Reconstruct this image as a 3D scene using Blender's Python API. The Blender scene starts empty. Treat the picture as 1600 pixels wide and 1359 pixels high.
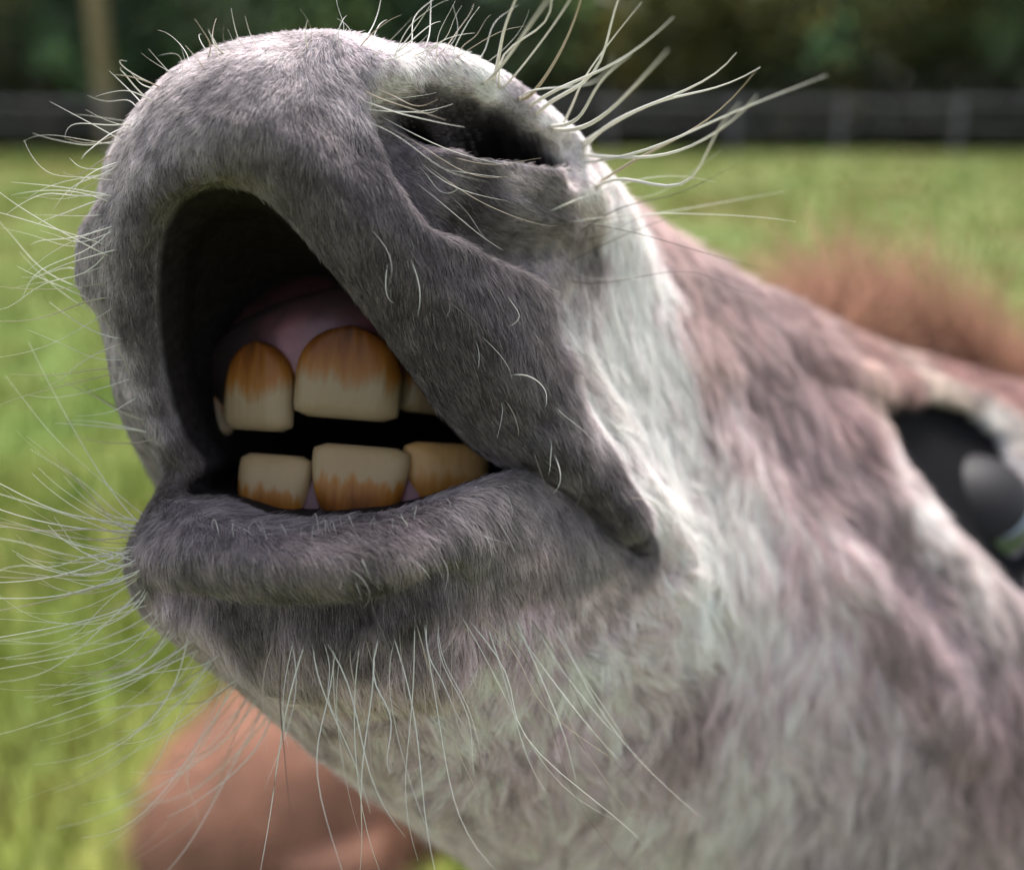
import bpy, math, random
import numpy as np
from mathutils import Vector, Matrix, kdtree

random.seed(5)
rng = np.random.default_rng(11)
FUR = True
scene = bpy.context.scene
col = scene.collection

# ------------------------------------------------------------------ camera, sky, sun, exposure
PITCH = math.radians(18.5)
CAMP = np.array([0.0, 0.0, 1.30])
FPX = 1600.0                                  # focal length in photograph pixels (36 mm lens on a 36 mm sensor)
cam_d = bpy.data.cameras.new('camera')
cam = bpy.data.objects.new('camera', cam_d)
col.objects.link(cam)
cam.location = CAMP
cam.rotation_euler = (math.radians(90) - PITCH, 0, 0)
cam_d.sensor_width = 36.0
cam_d.sensor_fit = 'HORIZONTAL'
cam_d.lens = 36.0
cam_d.clip_start = 0.01
cam_d.clip_end = 2000
cam_d.dof.use_dof = True
cam_d.dof.focus_distance = 0.215
cam_d.dof.aperture_fstop = 6.3
scene.camera = cam

SUN_EL, SUN_AZ = math.radians(62), math.radians(18)       # high, from behind the animal and a little right
world = bpy.data.worlds.new('World')
scene.world = world
world.use_nodes = True
wn = world.node_tree
for n in list(wn.nodes):
    wn.nodes.remove(n)
sky = wn.nodes.new('ShaderNodeTexSky')
sky.sky_type = 'NISHITA'
sky.sun_disc = False
sky.sun_elevation = SUN_EL
sky.sun_rotation = SUN_AZ
sky.air_density = 1.0
sky.dust_density = 1.5
bgn = wn.nodes.new('ShaderNodeBackground')
bgn.inputs['Strength'].default_value = 0.06
won = wn.nodes.new('ShaderNodeOutputWorld')
hsv = wn.nodes.new('ShaderNodeHueSaturation')            # thin overcast: the blue is mostly washed out
hsv.inputs['Saturation'].default_value = 0.5
wn.links.new(sky.outputs[0], hsv.inputs['Color'])
wn.links.new(hsv.outputs[0], bgn.inputs[0])
wn.links.new(bgn.outputs[0], won.inputs[0])

sun_d = bpy.data.lights.new('sun', 'SUN')
sun = bpy.data.objects.new('sun', sun_d)
col.objects.link(sun)
sun_d.energy = 1.5
sun_d.angle = math.radians(20)
sun_d.color = (1.0, 0.96, 0.93)
sv = Vector((math.sin(SUN_AZ) * math.cos(SUN_EL), math.cos(SUN_AZ) * math.cos(SUN_EL), math.sin(SUN_EL)))
sun.rotation_euler = sv.to_track_quat('Z', 'Y').to_euler()
sun.location = (0, 0, 12)

scene.view_settings.view_transform = 'Standard'
scene.view_settings.look = 'None'
scene.view_settings.gamma = 1.0
scene.view_settings.use_curve_mapping = False
scene.view_settings.exposure = 2.6
scene.render.engine = 'CYCLES'
scene.cycles.max_bounces = 6
scene.cycles.diffuse_bounces = 3
scene.cycles.glossy_bounces = 3
scene.cycles.transmission_bounces = 4
scene.cycles.use_denoising = True
scene.cycles_curves.shape = 'RIBBONS'

# ------------------------------------------------------------------ small helpers
def c2w(P):                                    # lens frame (right, forward, up) -> world
    P = np.asarray(P, float)
    c, s = math.cos(PITCH), math.sin(PITCH)
    o = np.empty_like(P)
    o[..., 0] = P[..., 0] + CAMP[0]
    o[..., 1] = P[..., 1] * c + P[..., 2] * s + CAMP[1]
    o[..., 2] = -P[..., 1] * s + P[..., 2] * c + CAMP[2]
    return o
def w2c(P):
    P = np.asarray(P, float) - CAMP
    c, s = math.cos(PITCH), math.sin(PITCH)
    o = np.empty_like(P)
    o[..., 0] = P[..., 0]
    o[..., 1] = P[..., 1] * c - P[..., 2] * s
    o[..., 2] = P[..., 1] * s + P[..., 2] * c
    return o
def at(x, y, d):                               # survey: bearing and distance (cm) -> metres in the lens frame
    d = d * 0.01
    return np.array([(x - 800.0) / FPX * d, d, (679.5 - y) / FPX * d])
def proj(P):
    return 800.0 + P[..., 0] / P[..., 1] * FPX, 679.5 - P[..., 2] / P[..., 1] * FPX

def sm(a, b, x):
    t = np.clip((x - a) / (b - a), 0, 1)
    return t * t * (3 - 2 * t)

_perm = np.random.default_rng(3).random((64, 64, 64)).astype(np.float32)
def vnoise(P, scale):
    q = np.asarray(P) * scale
    i = np.floor(q).astype(int)
    f = q - i
    f = f * f * (3 - 2 * f)
    out = 0
    for dx in (0, 1):
        for dy in (0, 1):
            for dz in (0, 1):
                w = (f[:, 0] if dx else 1 - f[:, 0]) * (f[:, 1] if dy else 1 - f[:, 1]) * (f[:, 2] if dz else 1 - f[:, 2])
                out = out + w * _perm[(i[:, 0] + dx) & 63, (i[:, 1] + dy) & 63, (i[:, 2] + dz) & 63]
    return out

def mesh_obj(name, verts, faces, mat, parent=None, smooth=True):
    me = bpy.data.meshes.new(name)
    me.from_pydata([tuple(v) for v in verts], [], [tuple(f) for f in faces])
    me.update()
    if smooth:
        me.polygons.foreach_set('use_smooth', [True] * len(me.polygons))
    if mat:
        me.materials.append(mat)
    o = bpy.data.objects.new(name, me)
    col.objects.link(o)
    if parent:
        o.parent = parent
    return o
def tag(o, label=None, cat=None, group=None, kind=None):
    if label: o['label'] = label
    if cat: o['category'] = cat
    if group: o['group'] = group
    if kind: o['kind'] = kind
    return o
def empty(name, loc=(0, 0, 0)):
    o = bpy.data.objects.new(name, None)
    col.objects.link(o)
    o.location = loc
    o.empty_display_size = 0.1
    return o
bpy_update = lambda: bpy.context.view_layer.update()

def new_mat(name, rough=0.6, color=(0.5, 0.5, 0.5)):
    m = bpy.data.materials.new(name)
    m.use_nodes = True
    b = m.node_tree.nodes['Principled BSDF']
    b.inputs['Roughness'].default_value = rough
    b.inputs['Base Color'].default_value = (*color, 1)
    return m, m.node_tree, b
def node(nt, typ, **kw):
    n = nt.nodes.new(typ)
    for k, v in kw.items():
        setattr(n, k, v)
    return n
def noise_ramp(nt, scale, stops, vec=None, detail=4.0, rough=0.6):
    tn = node(nt, 'ShaderNodeTexNoise')
    tn.inputs['Scale'].default_value = scale
    tn.inputs['Detail'].default_value = detail
    tn.inputs['Roughness'].default_value = rough
    if vec is not None:
        nt.links.new(vec, tn.inputs['Vector'])
    r = node(nt, 'ShaderNodeValToRGB')
    els = r.color_ramp.elements
    while len(els) < len(stops):
        els.new(0.5)
    for e, (p, c) in zip(els, stops):
        e.position = p
        e.color = (*c, 1)
    nt.links.new(tn.outputs['Fac'], r.inputs[0])
    return r, tn
def bump(nt, b, height, strength=0.3, dist=0.001):
    bp = node(nt, 'ShaderNodeBump')
    bp.inputs['Strength'].default_value = strength
    bp.inputs['Distance'].default_value = dist
    nt.links.new(height, bp.inputs['Height'])
    nt.links.new(bp.outputs[0], b.inputs['Normal'])

# ------------------------------------------------------------------ materials
def make_materials():
    M = {}
    # meadow soil / turf
    m, nt, b = new_mat('meadow', 0.9)
    tc = node(nt, 'ShaderNodeTexCoord')
    r1, t1 = noise_ramp(nt, 0.55, [(0.34, (0.155, 0.105, 0.03)), (0.47, (0.125, 0.142, 0.016)), (0.58, (0.085, 0.138, 0.012)), (0.70, (0.145, 0.145, 0.026))], tc.outputs['Object'], 6)
    r2, t2 = noise_ramp(nt, 25, [(0.3, (0.6, 0.6, 0.6)), (0.7, (1.15, 1.15, 1.1))], tc.outputs['Object'], 4)
    mx = node(nt, 'ShaderNodeMix', data_type='RGBA', blend_type='MULTIPLY')
    mx.inputs['Factor'].default_value = 1
    nt.links.new(r1.outputs[0], mx.inputs['A']); nt.links.new(r2.outputs[0], mx.inputs['B'])
    nt.links.new(mx.outputs['Result'], b.inputs['Base Color'])
    bump(nt, b, t2.outputs['Fac'], 0.6, 0.03)
    M['meadow'] = m
    def leafmat(name, stops, scale):
        m, nt, b = new_mat(name, 0.6)
        tc = node(nt, 'ShaderNodeTexCoord')
        r, t = noise_ramp(nt, scale, stops, tc.outputs['Object'], 3)
        nt.links.new(r.outputs[0], b.inputs['Base Color'])
        tr = node(nt, 'ShaderNodeBsdfTranslucent')
        nt.links.new(r.outputs[0], tr.inputs[0])
        ms = node(nt, 'ShaderNodeMixShader')
        ms.inputs[0].default_value = 0.35
        nt.links.new(b.outputs[0], ms.inputs[1]); nt.links.new(tr.outputs[0], ms.inputs[2])
        nt.links.new(ms.outputs[0], nt.nodes['Material Output'].inputs[0])
        return m
    M['grass'] = leafmat('grass_blade', [(0.36, (0.17, 0.12, 0.038)), (0.47, (0.138, 0.162, 0.020)), (0.64, (0.072, 0.138, 0.012))], 0.9)
    M['leaf0'] = leafmat('leaf_dark', [(0.38, (0.05, 0.055, 0.04)), (0.50, (0.09, 0.16, 0.075)), (0.62, (0.22, 0.36, 0.15))], 0.35)
    M['leaf1'] = leafmat('leaf_mid', [(0.38, (0.08, 0.085, 0.05)), (0.50, (0.16, 0.25, 0.10)), (0.62, (0.36, 0.42, 0.14))], 0.35)
    M['bramble'] = leafmat('bramble_leaf', [(0.35, (0.045, 0.036, 0.026)), (0.55, (0.055, 0.060, 0.030)), (0.7, (0.10, 0.08, 0.045))], 0.5)
    M['leaf2'] = leafmat('leaf_yellow', [(0.35, (0.08, 0.08, 0.03)), (0.52, (0.17, 0.16, 0.05)), (0.68, (0.38, 0.28, 0.06))], 0.5)
    m, nt, b = new_mat('bark', 0.9)
    tc = node(nt, 'ShaderNodeTexCoord')
    r, t = noise_ramp(nt, 6, [(0.3, (0.05, 0.035, 0.02)), (0.7, (0.16, 0.12, 0.07))], tc.outputs['Object'], 6)
    nt.links.new(r.outputs[0], b.inputs['Base Color']); bump(nt, b, t.outputs['Fac'], 0.8, 0.03)
    M['bark'] = m
    m, nt, b = new_mat('tan_bark', 0.9)
    tc = node(nt, 'ShaderNodeTexCoord')
    r, t = noise_ramp(nt, 5, [(0.3, (0.13, 0.10, 0.045)), (0.7, (0.26, 0.20, 0.10))], tc.outputs['Object'], 6)
    nt.links.new(r.outputs[0], b.inputs['Base Color']); bump(nt, b, t.outputs['Fac'], 0.8, 0.03)
    M['tan_bark'] = m
    m, nt, b = new_mat('grey_wood', 0.85)
    tc = node(nt, 'ShaderNodeTexCoord')
    r, t = noise_ramp(nt, 3, [(0.3, (0.09, 0.08, 0.085)), (0.7, (0.19, 0.17, 0.18))], tc.outputs['Object'], 6)
    nt.links.new(r.outputs[0], b.inputs['Base Color']); bump(nt, b, t.outputs['Fac'], 0.5, 0.01)
    M['wood'] = m
    # hide under the fur, coloured by markings and the head's painted light and shade
    m, nt, b = new_mat('hide', 0.75)
    a = node(nt, 'ShaderNodeAttribute', attribute_name='hide_colour')
    tc = node(nt, 'ShaderNodeTexCoord')
    r, t = noise_ramp(nt, 420, [(0.3, (0.45, 0.45, 0.45)), (0.7, (1.0, 1.0, 1.0))], tc.outputs['Object'], 3)
    mx = node(nt, 'ShaderNodeMix', data_type='RGBA', blend_type='MULTIPLY')
    mx.inputs['Factor'].default_value = 1
    nt.links.new(a.outputs['Color'], mx.inputs['A']); nt.links.new(r.outputs[0], mx.inputs['B'])
    nt.links.new(mx.outputs['Result'], b.inputs['Base Color'])
    b.inputs['Specular IOR Level'].default_value = 0.05
    bump(nt, b, t.outputs['Fac'], 0.5, 0.0008)
    M['hide'] = m
    # hair: colour of each strand is stored on it
    def hairmat(name, src, trans=0.35, rough=0.5):
        m, nt, b = new_mat(name, rough)
        if src is None:
            a = node(nt, 'ShaderNodeAttribute', attribute_name='strand')
            c = a.outputs['Color']
        else:
            rg = node(nt, 'ShaderNodeRGB'); rg.outputs[0].default_value = (*src, 1); c = rg.outputs[0]
        nt.links.new(c, b.inputs['Base Color'])
        b.inputs['Specular IOR Level'].default_value = 0.3
        tr = node(nt, 'ShaderNodeBsdfTranslucent'); nt.links.new(c, tr.inputs[0])
        ms = node(nt, 'ShaderNodeMixShader'); ms.inputs[0].default_value = trans
        nt.links.new(b.outputs[0], ms.inputs[1]); nt.links.new(tr.outputs[0], ms.inputs[2])
        nt.links.new(ms.outputs[0], nt.nodes['Material Output'].inputs[0])
        return m
    M['fur'] = hairmat('fur_strand', None, 0.45)
    M['whisker_pale'] = hairmat('whisker_pale', (0.72, 0.70, 0.64), 0.4, 0.35)
    M['whisker_tan'] = hairmat('whisker_tan', (0.50, 0.43, 0.34), 0.4, 0.4)
    M['whisker_dark'] = hairmat('whisker_dark', (0.10, 0.07, 0.06), 0.2, 0.35)
    # gum, mouth lining, teeth, eye
    m, nt, b = new_mat('gum', 0.42)
    tc = node(nt, 'ShaderNodeTexCoord')
    r, t = noise_ramp(nt, 90, [(0.35, (0.075, 0.020, 0.024)), (0.65, (0.15, 0.045, 0.052))], tc.outputs['Object'], 4)
    pg = node(nt, 'ShaderNodeAttribute', attribute_name='gum_darkness')
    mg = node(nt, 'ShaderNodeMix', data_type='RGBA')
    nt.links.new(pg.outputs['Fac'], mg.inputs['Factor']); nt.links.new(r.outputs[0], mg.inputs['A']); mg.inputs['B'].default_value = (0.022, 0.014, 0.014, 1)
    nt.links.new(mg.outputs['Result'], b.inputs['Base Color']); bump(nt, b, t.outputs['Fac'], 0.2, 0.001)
    M['gum'] = m
    m, nt, b = new_mat('dark_gum', 0.4)
    tc = node(nt, 'ShaderNodeTexCoord')
    r, t = noise_ramp(nt, 60, [(0.4, (0.02, 0.009, 0.009)), (0.65, (0.06, 0.022, 0.022))], tc.outputs['Object'], 4)
    nt.links.new(r.outputs[0], b.inputs['Base Color']); bump(nt, b, t.outputs['Fac'], 0.3, 0.001)
    M['dark_gum'] = m
    for nm, lim in (('tooth_upper', 0.50), ('tooth_lower', 0.52), ('tooth_stained', 0.74)):
        m, nt, b = new_mat(nm, 0.35)
        b.inputs['Specular IOR Level'].default_value = 0.2
        tc = node(nt, 'ShaderNodeTexCoord')
        sep = node(nt, 'ShaderNodeSeparateXYZ')
        nt.links.new(tc.outputs['Object'], sep.inputs[0])
        mp = node(nt, 'ShaderNodeMapping')
        mp.inputs['Scale'].default_value = (330, 330, 60)
        nt.links.new(tc.outputs['Object'], mp.inputs[0])
        tn = node(nt, 'ShaderNodeTexNoise'); tn.inputs['Scale'].default_value = 1.0; tn.inputs['Detail'].default_value = 5
        nt.links.new(mp.outputs[0], tn.inputs['Vector'])
        uv = node(nt, 'ShaderNodeAttribute', attribute_name='height')       # 0 at the gum, 1 at the biting edge
        ma = node(nt, 'ShaderNodeMath', operation='MULTIPLY_ADD')
        nt.links.new(tn.outputs['Fac'], ma.inputs[0]); ma.inputs[1].default_value = 0.70
        nt.links.new(uv.outputs['Fac'], ma.inputs[2])
        r = node(nt, 'ShaderNodeValToRGB')
        st = [(0.28, (0.030, 0.010, 0.004)), (0.55, (0.13, 0.042, 0.007)), (0.80, (0.20, 0.078, 0.014)), (0.97, (0.22, 0.15, 0.08)), (1.0, (0.23, 0.165, 0.095))]
        if nm == 'tooth_lower': st = [(0.50, (0.05, 0.018, 0.005)), (0.72, (0.15, 0.050, 0.007)), (0.90, (0.22, 0.088, 0.014)), (1.0, (0.24, 0.165, 0.085))]
        if nm == 'tooth_stained': st = [(0.30, (0.05, 0.018, 0.005)), (0.58, (0.17, 0.062, 0.010)), (0.85, (0.25, 0.11, 0.022)), (1.0, (0.29, 0.165, 0.06))]
        els = r.color_ramp.elements
        while len(els) < len(st): els.new(0.5)
        for e, (p, c) in zip(els, st):
            e.position = min(p, 1.0); e.color = (*c, 1)
        nt.links.new(ma.outputs[0], r.inputs[0])
        nt.links.new(r.outputs[0], b.inputs['Base Color'])
        b.inputs['Subsurface Weight'].default_value = 0.08
        b.inputs['Subsurface Radius'].default_value = (0.003, 0.002, 0.001)
        bump(nt, b, tn.outputs['Fac'], 0.45, 0.0009)
        M[nm] = m
    m, nt, b = new_mat('eyeball', 0.03, (0.008, 0.009, 0.016))
    b.inputs['Specular Tint'].default_value = (0.62, 0.76, 1.0, 1)
    b.inputs['IOR'].default_value = 1.9
    b.inputs['Specular IOR Level'].default_value = 0.7
    b.inputs['Coat Weight'].default_value = 0.3
    b.inputs['Coat Tint'].default_value = (0.8, 0.88, 1.0, 1)
    b.inputs['Coat Roughness'].default_value = 0.02
    M['eye'] = m
    m, nt, b = new_mat('wet_skin', 0.6, (0.007, 0.006, 0.007))
    b.inputs['Specular IOR Level'].default_value = 0.2
    M['wet'] = m
    m, nt, b = new_mat('horn', 0.6, (0.05, 0.045, 0.04))
    M['horn'] = m
    return M
M = make_materials()

# ------------------------------------------------------------------ the meadow
def ground():
    nx, ny = 140, 120
    xs = np.sinh(np.linspace(-1, 1, nx) * 5) / math.sinh(5) * 400
    ys = np.sinh(np.linspace(-0.35, 1, ny) * 5) / math.sinh(5) * 700
    X, Y = np.meshgrid(xs, ys)
    Pn = np.stack([X.ravel(), Y.ravel(), np.zeros(X.size)], 1)
    near = sm(900, 20, np.hypot(Pn[:, 0], Pn[:, 1]))
    Z = ((vnoise(Pn + 50, 0.7) - 0.5) * 0.10 + (vnoise(Pn + 90, 3) - 0.5) * 0.025) * near
    Pn[:, 2] = Z
    F = [(j * nx + i, j * nx + i + 1, (j + 1) * nx + i + 1, (j + 1) * nx + i) for j in range(ny - 1) for i in range(nx - 1)]
    o = mesh_obj('meadow_ground', Pn, F, M['meadow'])
    tag(o, 'uneven green meadow reaching back to the hedge', 'meadow', kind='structure')
ground()

def grass():
    n = 110000
    y = 0.3 + (rng.random(n) ** 1.7) * 22.6
    x = (rng.random(n) - 0.5) * 2 * (1.1 * y + 1.6)
    base = np.stack([x, y, np.zeros(n)], 1)
    z = (vnoise(base + 50, 0.7) - 0.5) * 0.10 + (vnoise(base + 90, 3) - 0.5) * 0.025
    base[:, 2] = z - 0.01
    a = rng.random(n) * 6.283
    w = 0.004 + 0.0012 * y * rng.random(n)
    h = (0.04 + 0.10 * rng.random(n)) * (0.6 + 0.8 * vnoise(base + 20, 0.8))
    side = np.stack([np.cos(a), np.sin(a), np.zeros(n)], 1) * w[:, None]
    lean = np.stack([np.sin(a * 3.1), np.cos(a * 2.3), np.zeros(n)], 1) * (h * 0.6 * rng.random(n))[:, None]
    up = np.zeros((n, 3)); up[:, 2] = h
    V = np.empty((n, 5, 3))
    V[:, 0] = base - side; V[:, 1] = base + side
    V[:, 2] = base + up * 0.55 + lean * 0.35 + side * 0.8; V[:, 3] = base + up * 0.55 + lean * 0.35 - side * 0.8
    V[:, 4] = base + up + lean
    idx = np.arange(n) * 5
    F = []
    for i in idx.tolist():
        F.append((i, i + 1, i + 2, i + 3)); F.append((i + 3, i + 2, i + 4))
    o = mesh_obj('grass', V.reshape(-1, 3), F, M['grass'], smooth=False)
    tag(o, 'short green and straw coloured meadow grass', 'grass', kind='stuff')
grass()

# ------------------------------------------------------------------ tubes
def tube_arrays(pts, rad, seg=8, cap=True):
    pts = np.asarray(pts, float); rad = np.asarray(rad, float)
    n = len(pts)
    t = np.gradient(pts, axis=0); t /= np.linalg.norm(t, axis=1)[:, None] + 1e-12
    ref = np.array([0.13, 0.29, 0.95]) if abs(t[0, 2]) < 0.8 else np.array([0.9, 0.3, 0.1])
    u = np.cross(t, ref); u /= np.linalg.norm(u, axis=1)[:, None]
    v = np.cross(t, u)
    a = np.arange(seg) * 2 * math.pi / seg
    V = pts[:, None, :] + rad[:, None, None] * (np.cos(a)[None, :, None] * u[:, None, :] + np.sin(a)[None, :, None] * v[:, None, :])
    V = V.reshape(-1, 3)
    F = [(i * seg + j, i * seg + (j + 1) % seg, (i + 1) * seg + (j + 1) % seg, (i + 1) * seg + j) for i in range(n - 1) for j in range(seg)]
    if cap:
        F.append(tuple(range(seg - 1, -1, -1))); F.append(tuple((n - 1) * seg + j for j in range(seg)))
    return V, F
def join_arrays(parts):
    VV, FF, o = [], [], 0
    for V, F in parts:
        VV.append(V); FF += [tuple(i + o for i in f) for f in F]; o += len(V)
    return np.concatenate(VV), FF

# ------------------------------------------------------------------ fence beyond the meadow
def box_arrays(c, s, rz=0.0, bev=0.15):
    x, y, z = s[0] / 2, s[1] / 2, s[2] / 2
    b = min(x, y, z) * bev * 2
    V = []
    for sx in (-1, 1):
        for sy in (-1, 1):
            for sz in (-1, 1):
                V += [(sx * (x - b), sy * y, sz * (z - b)), (sx * x, sy * (y - b), sz * (z - b)), (sx * (x - b), sy * (y - b), sz * z)]
    import bmesh
    bm = bmesh.new()
    for v in V: bm.verts.new(v)
    bmesh.ops.convex_hull(bm, input=bm.verts)
    bm.verts.index_update()
    R = Matrix.Rotation(rz, 3, 'Z')
    out = np.array([tuple(R @ v.co + Vector(c)) for v in bm.verts])
    F = [tuple(v.index for v in f.verts) for f in bm.faces]
    bm.free()
    return out, F
def fence():
    Y0 = 24.0
    f = empty('paddock_fence', (0, Y0, 0))
    tag(f, 'weathered grey post and rail fence in front of the dark hedge', 'fence')
    yl = lambda x: 0.02 * x
    xs = [-34.2, -31.4, -28.6, -25.8, -23.0, -20.2, -17.4, -14.6, -11.9, -9.0, -6.3, -3.4, -0.6, 2.2, 5.0, 7.4, 10.1, 12.9, 15.6, 18.4, 21.2, 24.0, 26.8, 29.6, 32.4, 35.2, 38.0]
    for x in xs:
        V, F = box_arrays((0, 0, 0.6), (0.12, 0.12, 1.34), random.uniform(-.1, .1))
        o = mesh_obj('post', V, F, M['wood'], f, False); o.location = (x, yl(x), -0.05); o.rotation_euler = (random.uniform(-.03, .03), random.uniform(-.04, .04), 0)
    for x0, x1 in zip(xs[:-1], xs[1:]):
        for z, hh in ((1.08, 0.10), (0.60, 0.06)):
            V, F = box_arrays((0, 0, 0), (math.hypot(x1 - x0, yl(x1) - yl(x0)) + 0.1, 0.05, hh), 0)
            o = mesh_obj('rail', V, F, M['wood'], f, False)
            o.location = ((x0 + x1) / 2, (yl(x0) + yl(x1)) / 2 - 0.10, z + random.uniform(-.03, .03))
            o.rotation_euler = (0, random.uniform(-.012, .012), math.atan2(yl(x1) - yl(x0), x1 - x0))
fence()

# ------------------------------------------------------------------ trees of the hedge
def make_tree(name, h, cw, leafm, bark, seed, nleaf=5200, low=0.25):
    r = np.random.default_rng(seed)
    root = empty(name)
    parts = []
    p = np.array([[0, 0, -0.1], [0.05, 0.02, h * .2], [r.normal() * .12, r.normal() * .1, h * .45], [r.normal() * .25, r.normal() * .2, h * .75], [r.normal() * .3, r.normal() * .25, h * .93]])
    parts.append(tube_arrays(p, [0.20, 0.15, 0.12, 0.07, 0.02], 9))
    ends = []
    for i in range(12):
        s = 0.25 + 0.6 * (i / 12)
        a = i * 2.4 + r.random()
        st = p[0] + (p[4] - p[0]) * s
        L = cw * (0.95 - 0.45 * s) * (0.8 + 0.4 * r.random())
        e = st + np.array([math.cos(a) * L, math.sin(a) * L, L * (0.35 + 0.3 * r.random())])
        mid = (st + e) / 2 + r.normal(size=3) * 0.08
        parts.append(tube_arrays(np.array([st, mid, e]), [0.06, 0.04, 0.012], 6))
        ends += [mid, e]
    V, F = join_arrays(parts)
    mesh_obj('trunk', V, F, bark, root)
    # leaves: clumps along limbs
    nc = 90
    cc = np.array(ends)[r.integers(0, len(ends), nc)] + r.normal(size=(nc, 3)) * np.array([.45, .45, .5]) * cw * 0.5
    cc[:, 2] = np.clip(cc[:, 2], h * low, h * 1.02)
    ci = r.integers(0, nc, nleaf)
    sz = 0.24 + 0.26 * r.random(nc)
    c = cc[ci] + r.normal(size=(nleaf, 3)) * sz[ci][:, None]
    c[:, 2] = np.maximum(c[:, 2], 0.15)
    u = r.normal(size=(nleaf, 3)); u /= np.linalg.norm(u, axis=1)[:, None]
    w = np.cross(u, r.normal(size=(nleaf, 3))); w /= np.linalg.norm(w, axis=1)[:, None]
    L = (0.09 + 0.09 * r.random(nleaf))[:, None]
    Q = np.stack([c - u * L, c + w * L * .5, c + u * L, c - w * L * .5], 1).reshape(-1, 3)
    Fq = (np.arange(nleaf)[:, None] * 4 + np.arange(4)[None]).tolist()
    mesh_obj('crown', Q, Fq, leafm, root, False)
    return root
def copy_tree(o, parent=None):
    c = o.copy(); col.objects.link(c); c.parent = parent
    for ch in o.children: copy_tree(ch, c)
    return c
def hedge():
    protos = [make_tree('hedge_tree', 6.5, 2.3, M['leaf0'], M['bark'], 1, 9000, 0.04),
              make_tree('hedge_tree', 7.2, 2.5, M['leaf1'], M['bark'], 2, 8500, 0.08),
              make_tree('hedge_tree', 5.8, 2.2, M['leaf2'], M['tan_bark'], 4, 6500, 0.16)]
    labs = ['dense dark green hedge tree standing behind the fence', 'mid green hedge tree behind the fence with gaps in its crown',
            'yellowing hedge tree with a tan trunk behind the fence']
    bpy_update()
    used = [False] * 3
    xs = np.linspace(-33, 37.7, 26)
    for row, (yy, kinds) in enumerate(((28.0, [1, 0, 0, 1, 0, 0, 1, 2, 0, 0, 1, 0, 1, 2, 0, 2, 1, 0, 1, 0, 0, 1, 0, 2, 0, 1]),)):
        for i, k in enumerate(kinds):
            o = copy_tree(protos[k]) if used[k] else protos[k]
            used[k] = True
            s = random.uniform(0.9, 1.2)
            o.location = (xs[i] + random.uniform(-.7, .7) + row * 1.3, yy + random.uniform(-.6, .6), 0)
            o.rotation_euler = (0, 0, random.uniform(0, 6.28)); o.scale = (s, s, s * random.uniform(.95, 1.1))
            tag(o, labs[k], 'tree', 'trees of the hedge behind the fence')
    # bare tan trunk in front of the hedge, on the left
    for (x, y, h, r0) in ((-9.35, 24.75, 7.0, 0.24),):
        t = empty('bare_tree', (x, y, 0))
        tag(t, 'thick tan tree trunk standing bare before the hedge', 'tree')
        V, F = join_arrays([tube_arrays(np.array([[0, 0, -.1], [.03, 0, .5], [.0, .05, 2.5], [.1, .0, 5], [.05, .1, h]]), [r0 * 1.25, r0, r0 * .9, r0 * .75, r0 * .4], 12),
                            tube_arrays(np.array([[0, 0, 4.2], [1.0, .2, 5.4], [1.6, .3, 6.6]]), [.12, .08, .03], 7),
                            tube_arrays(np.array([[0.05, 0, 4.8], [-.9, .1, 5.8], [-1.5, .3, 7.0]]), [.12, .08, .03], 7)])
        mesh_obj('trunk', V, F, M['tan_bark'], t)
        r = np.random.default_rng(77)
        n = 2200
        c = np.array([0, 0.2, 6.9]) + r.normal(size=(n, 3)) * np.array([1.3, 1.1, .6])
        u = r.normal(size=(n, 3)); u /= np.linalg.norm(u, axis=1)[:, None]
        w = np.cross(u, r.normal(size=(n, 3))); w /= np.linalg.norm(w, axis=1)[:, None]
        Q = np.stack([c - u * .08, c + w * .04, c + u * .08, c - w * .04], 1).reshape(-1, 3)
        mesh_obj('crown', Q, (np.arange(n)[:, None] * 4 + np.arange(4)[None]).tolist(), M['leaf1'], t, False)
hedge()
def undergrowth():
    r = np.random.default_rng(21)
    n = 46000
    c = np.stack([r.uniform(-42, 46, n), 25.6 + 3.0 * r.random(n), r.random(n) ** 1.3 * 2.4], 1)
    c[:, 2] *= 0.55 + 0.8 * vnoise(np.stack([c[:, 0], c[:, 1] * .3, c[:, 1] * 0], 1) + 7, 0.6)
    u = r.normal(size=(n, 3)); u /= np.linalg.norm(u, axis=1)[:, None]
    w = np.cross(u, r.normal(size=(n, 3))); w /= np.linalg.norm(w, axis=1)[:, None]
    L = (0.10 + 0.10 * r.random(n))[:, None]
    Q = np.stack([c - u * L, c + w * L * .55, c + u * L, c - w * L * .55], 1).reshape(-1, 3)
    o = mesh_obj('undergrowth', Q, (np.arange(n)[:, None] * 4 + np.arange(4)[None]).tolist(), M['bramble'], None, False)
    tag(o, 'dark tangled undergrowth filling the foot of the hedge', 'undergrowth', kind='stuff')
undergrowth()
def far_wood():
    r = np.random.default_rng(22)
    n = 150000
    c = np.stack([r.uniform(-46, 50, n), 29 + 4.0 * r.random(n), r.random(n) * 8.5], 1)
    u = r.normal(size=(n, 3)); u /= np.linalg.norm(u, axis=1)[:, None]
    w = np.cross(u, r.normal(size=(n, 3))); w /= np.linalg.norm(w, axis=1)[:, None]
    L = (0.14 + 0.12 * r.random(n))[:, None]
    Q = np.stack([c - u * L, c + w * L * .6, c + u * L, c - w * L * .6], 1).reshape(-1, 3)
    o = mesh_obj('distant_wood', Q, (np.arange(n)[:, None] * 4 + np.arange(4)[None]).tolist(), M['leaf0'], None, False)
    tag(o, 'dark mass of foliage closing the view behind the hedge trees', 'wood', kind='stuff')
far_wood()

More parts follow.
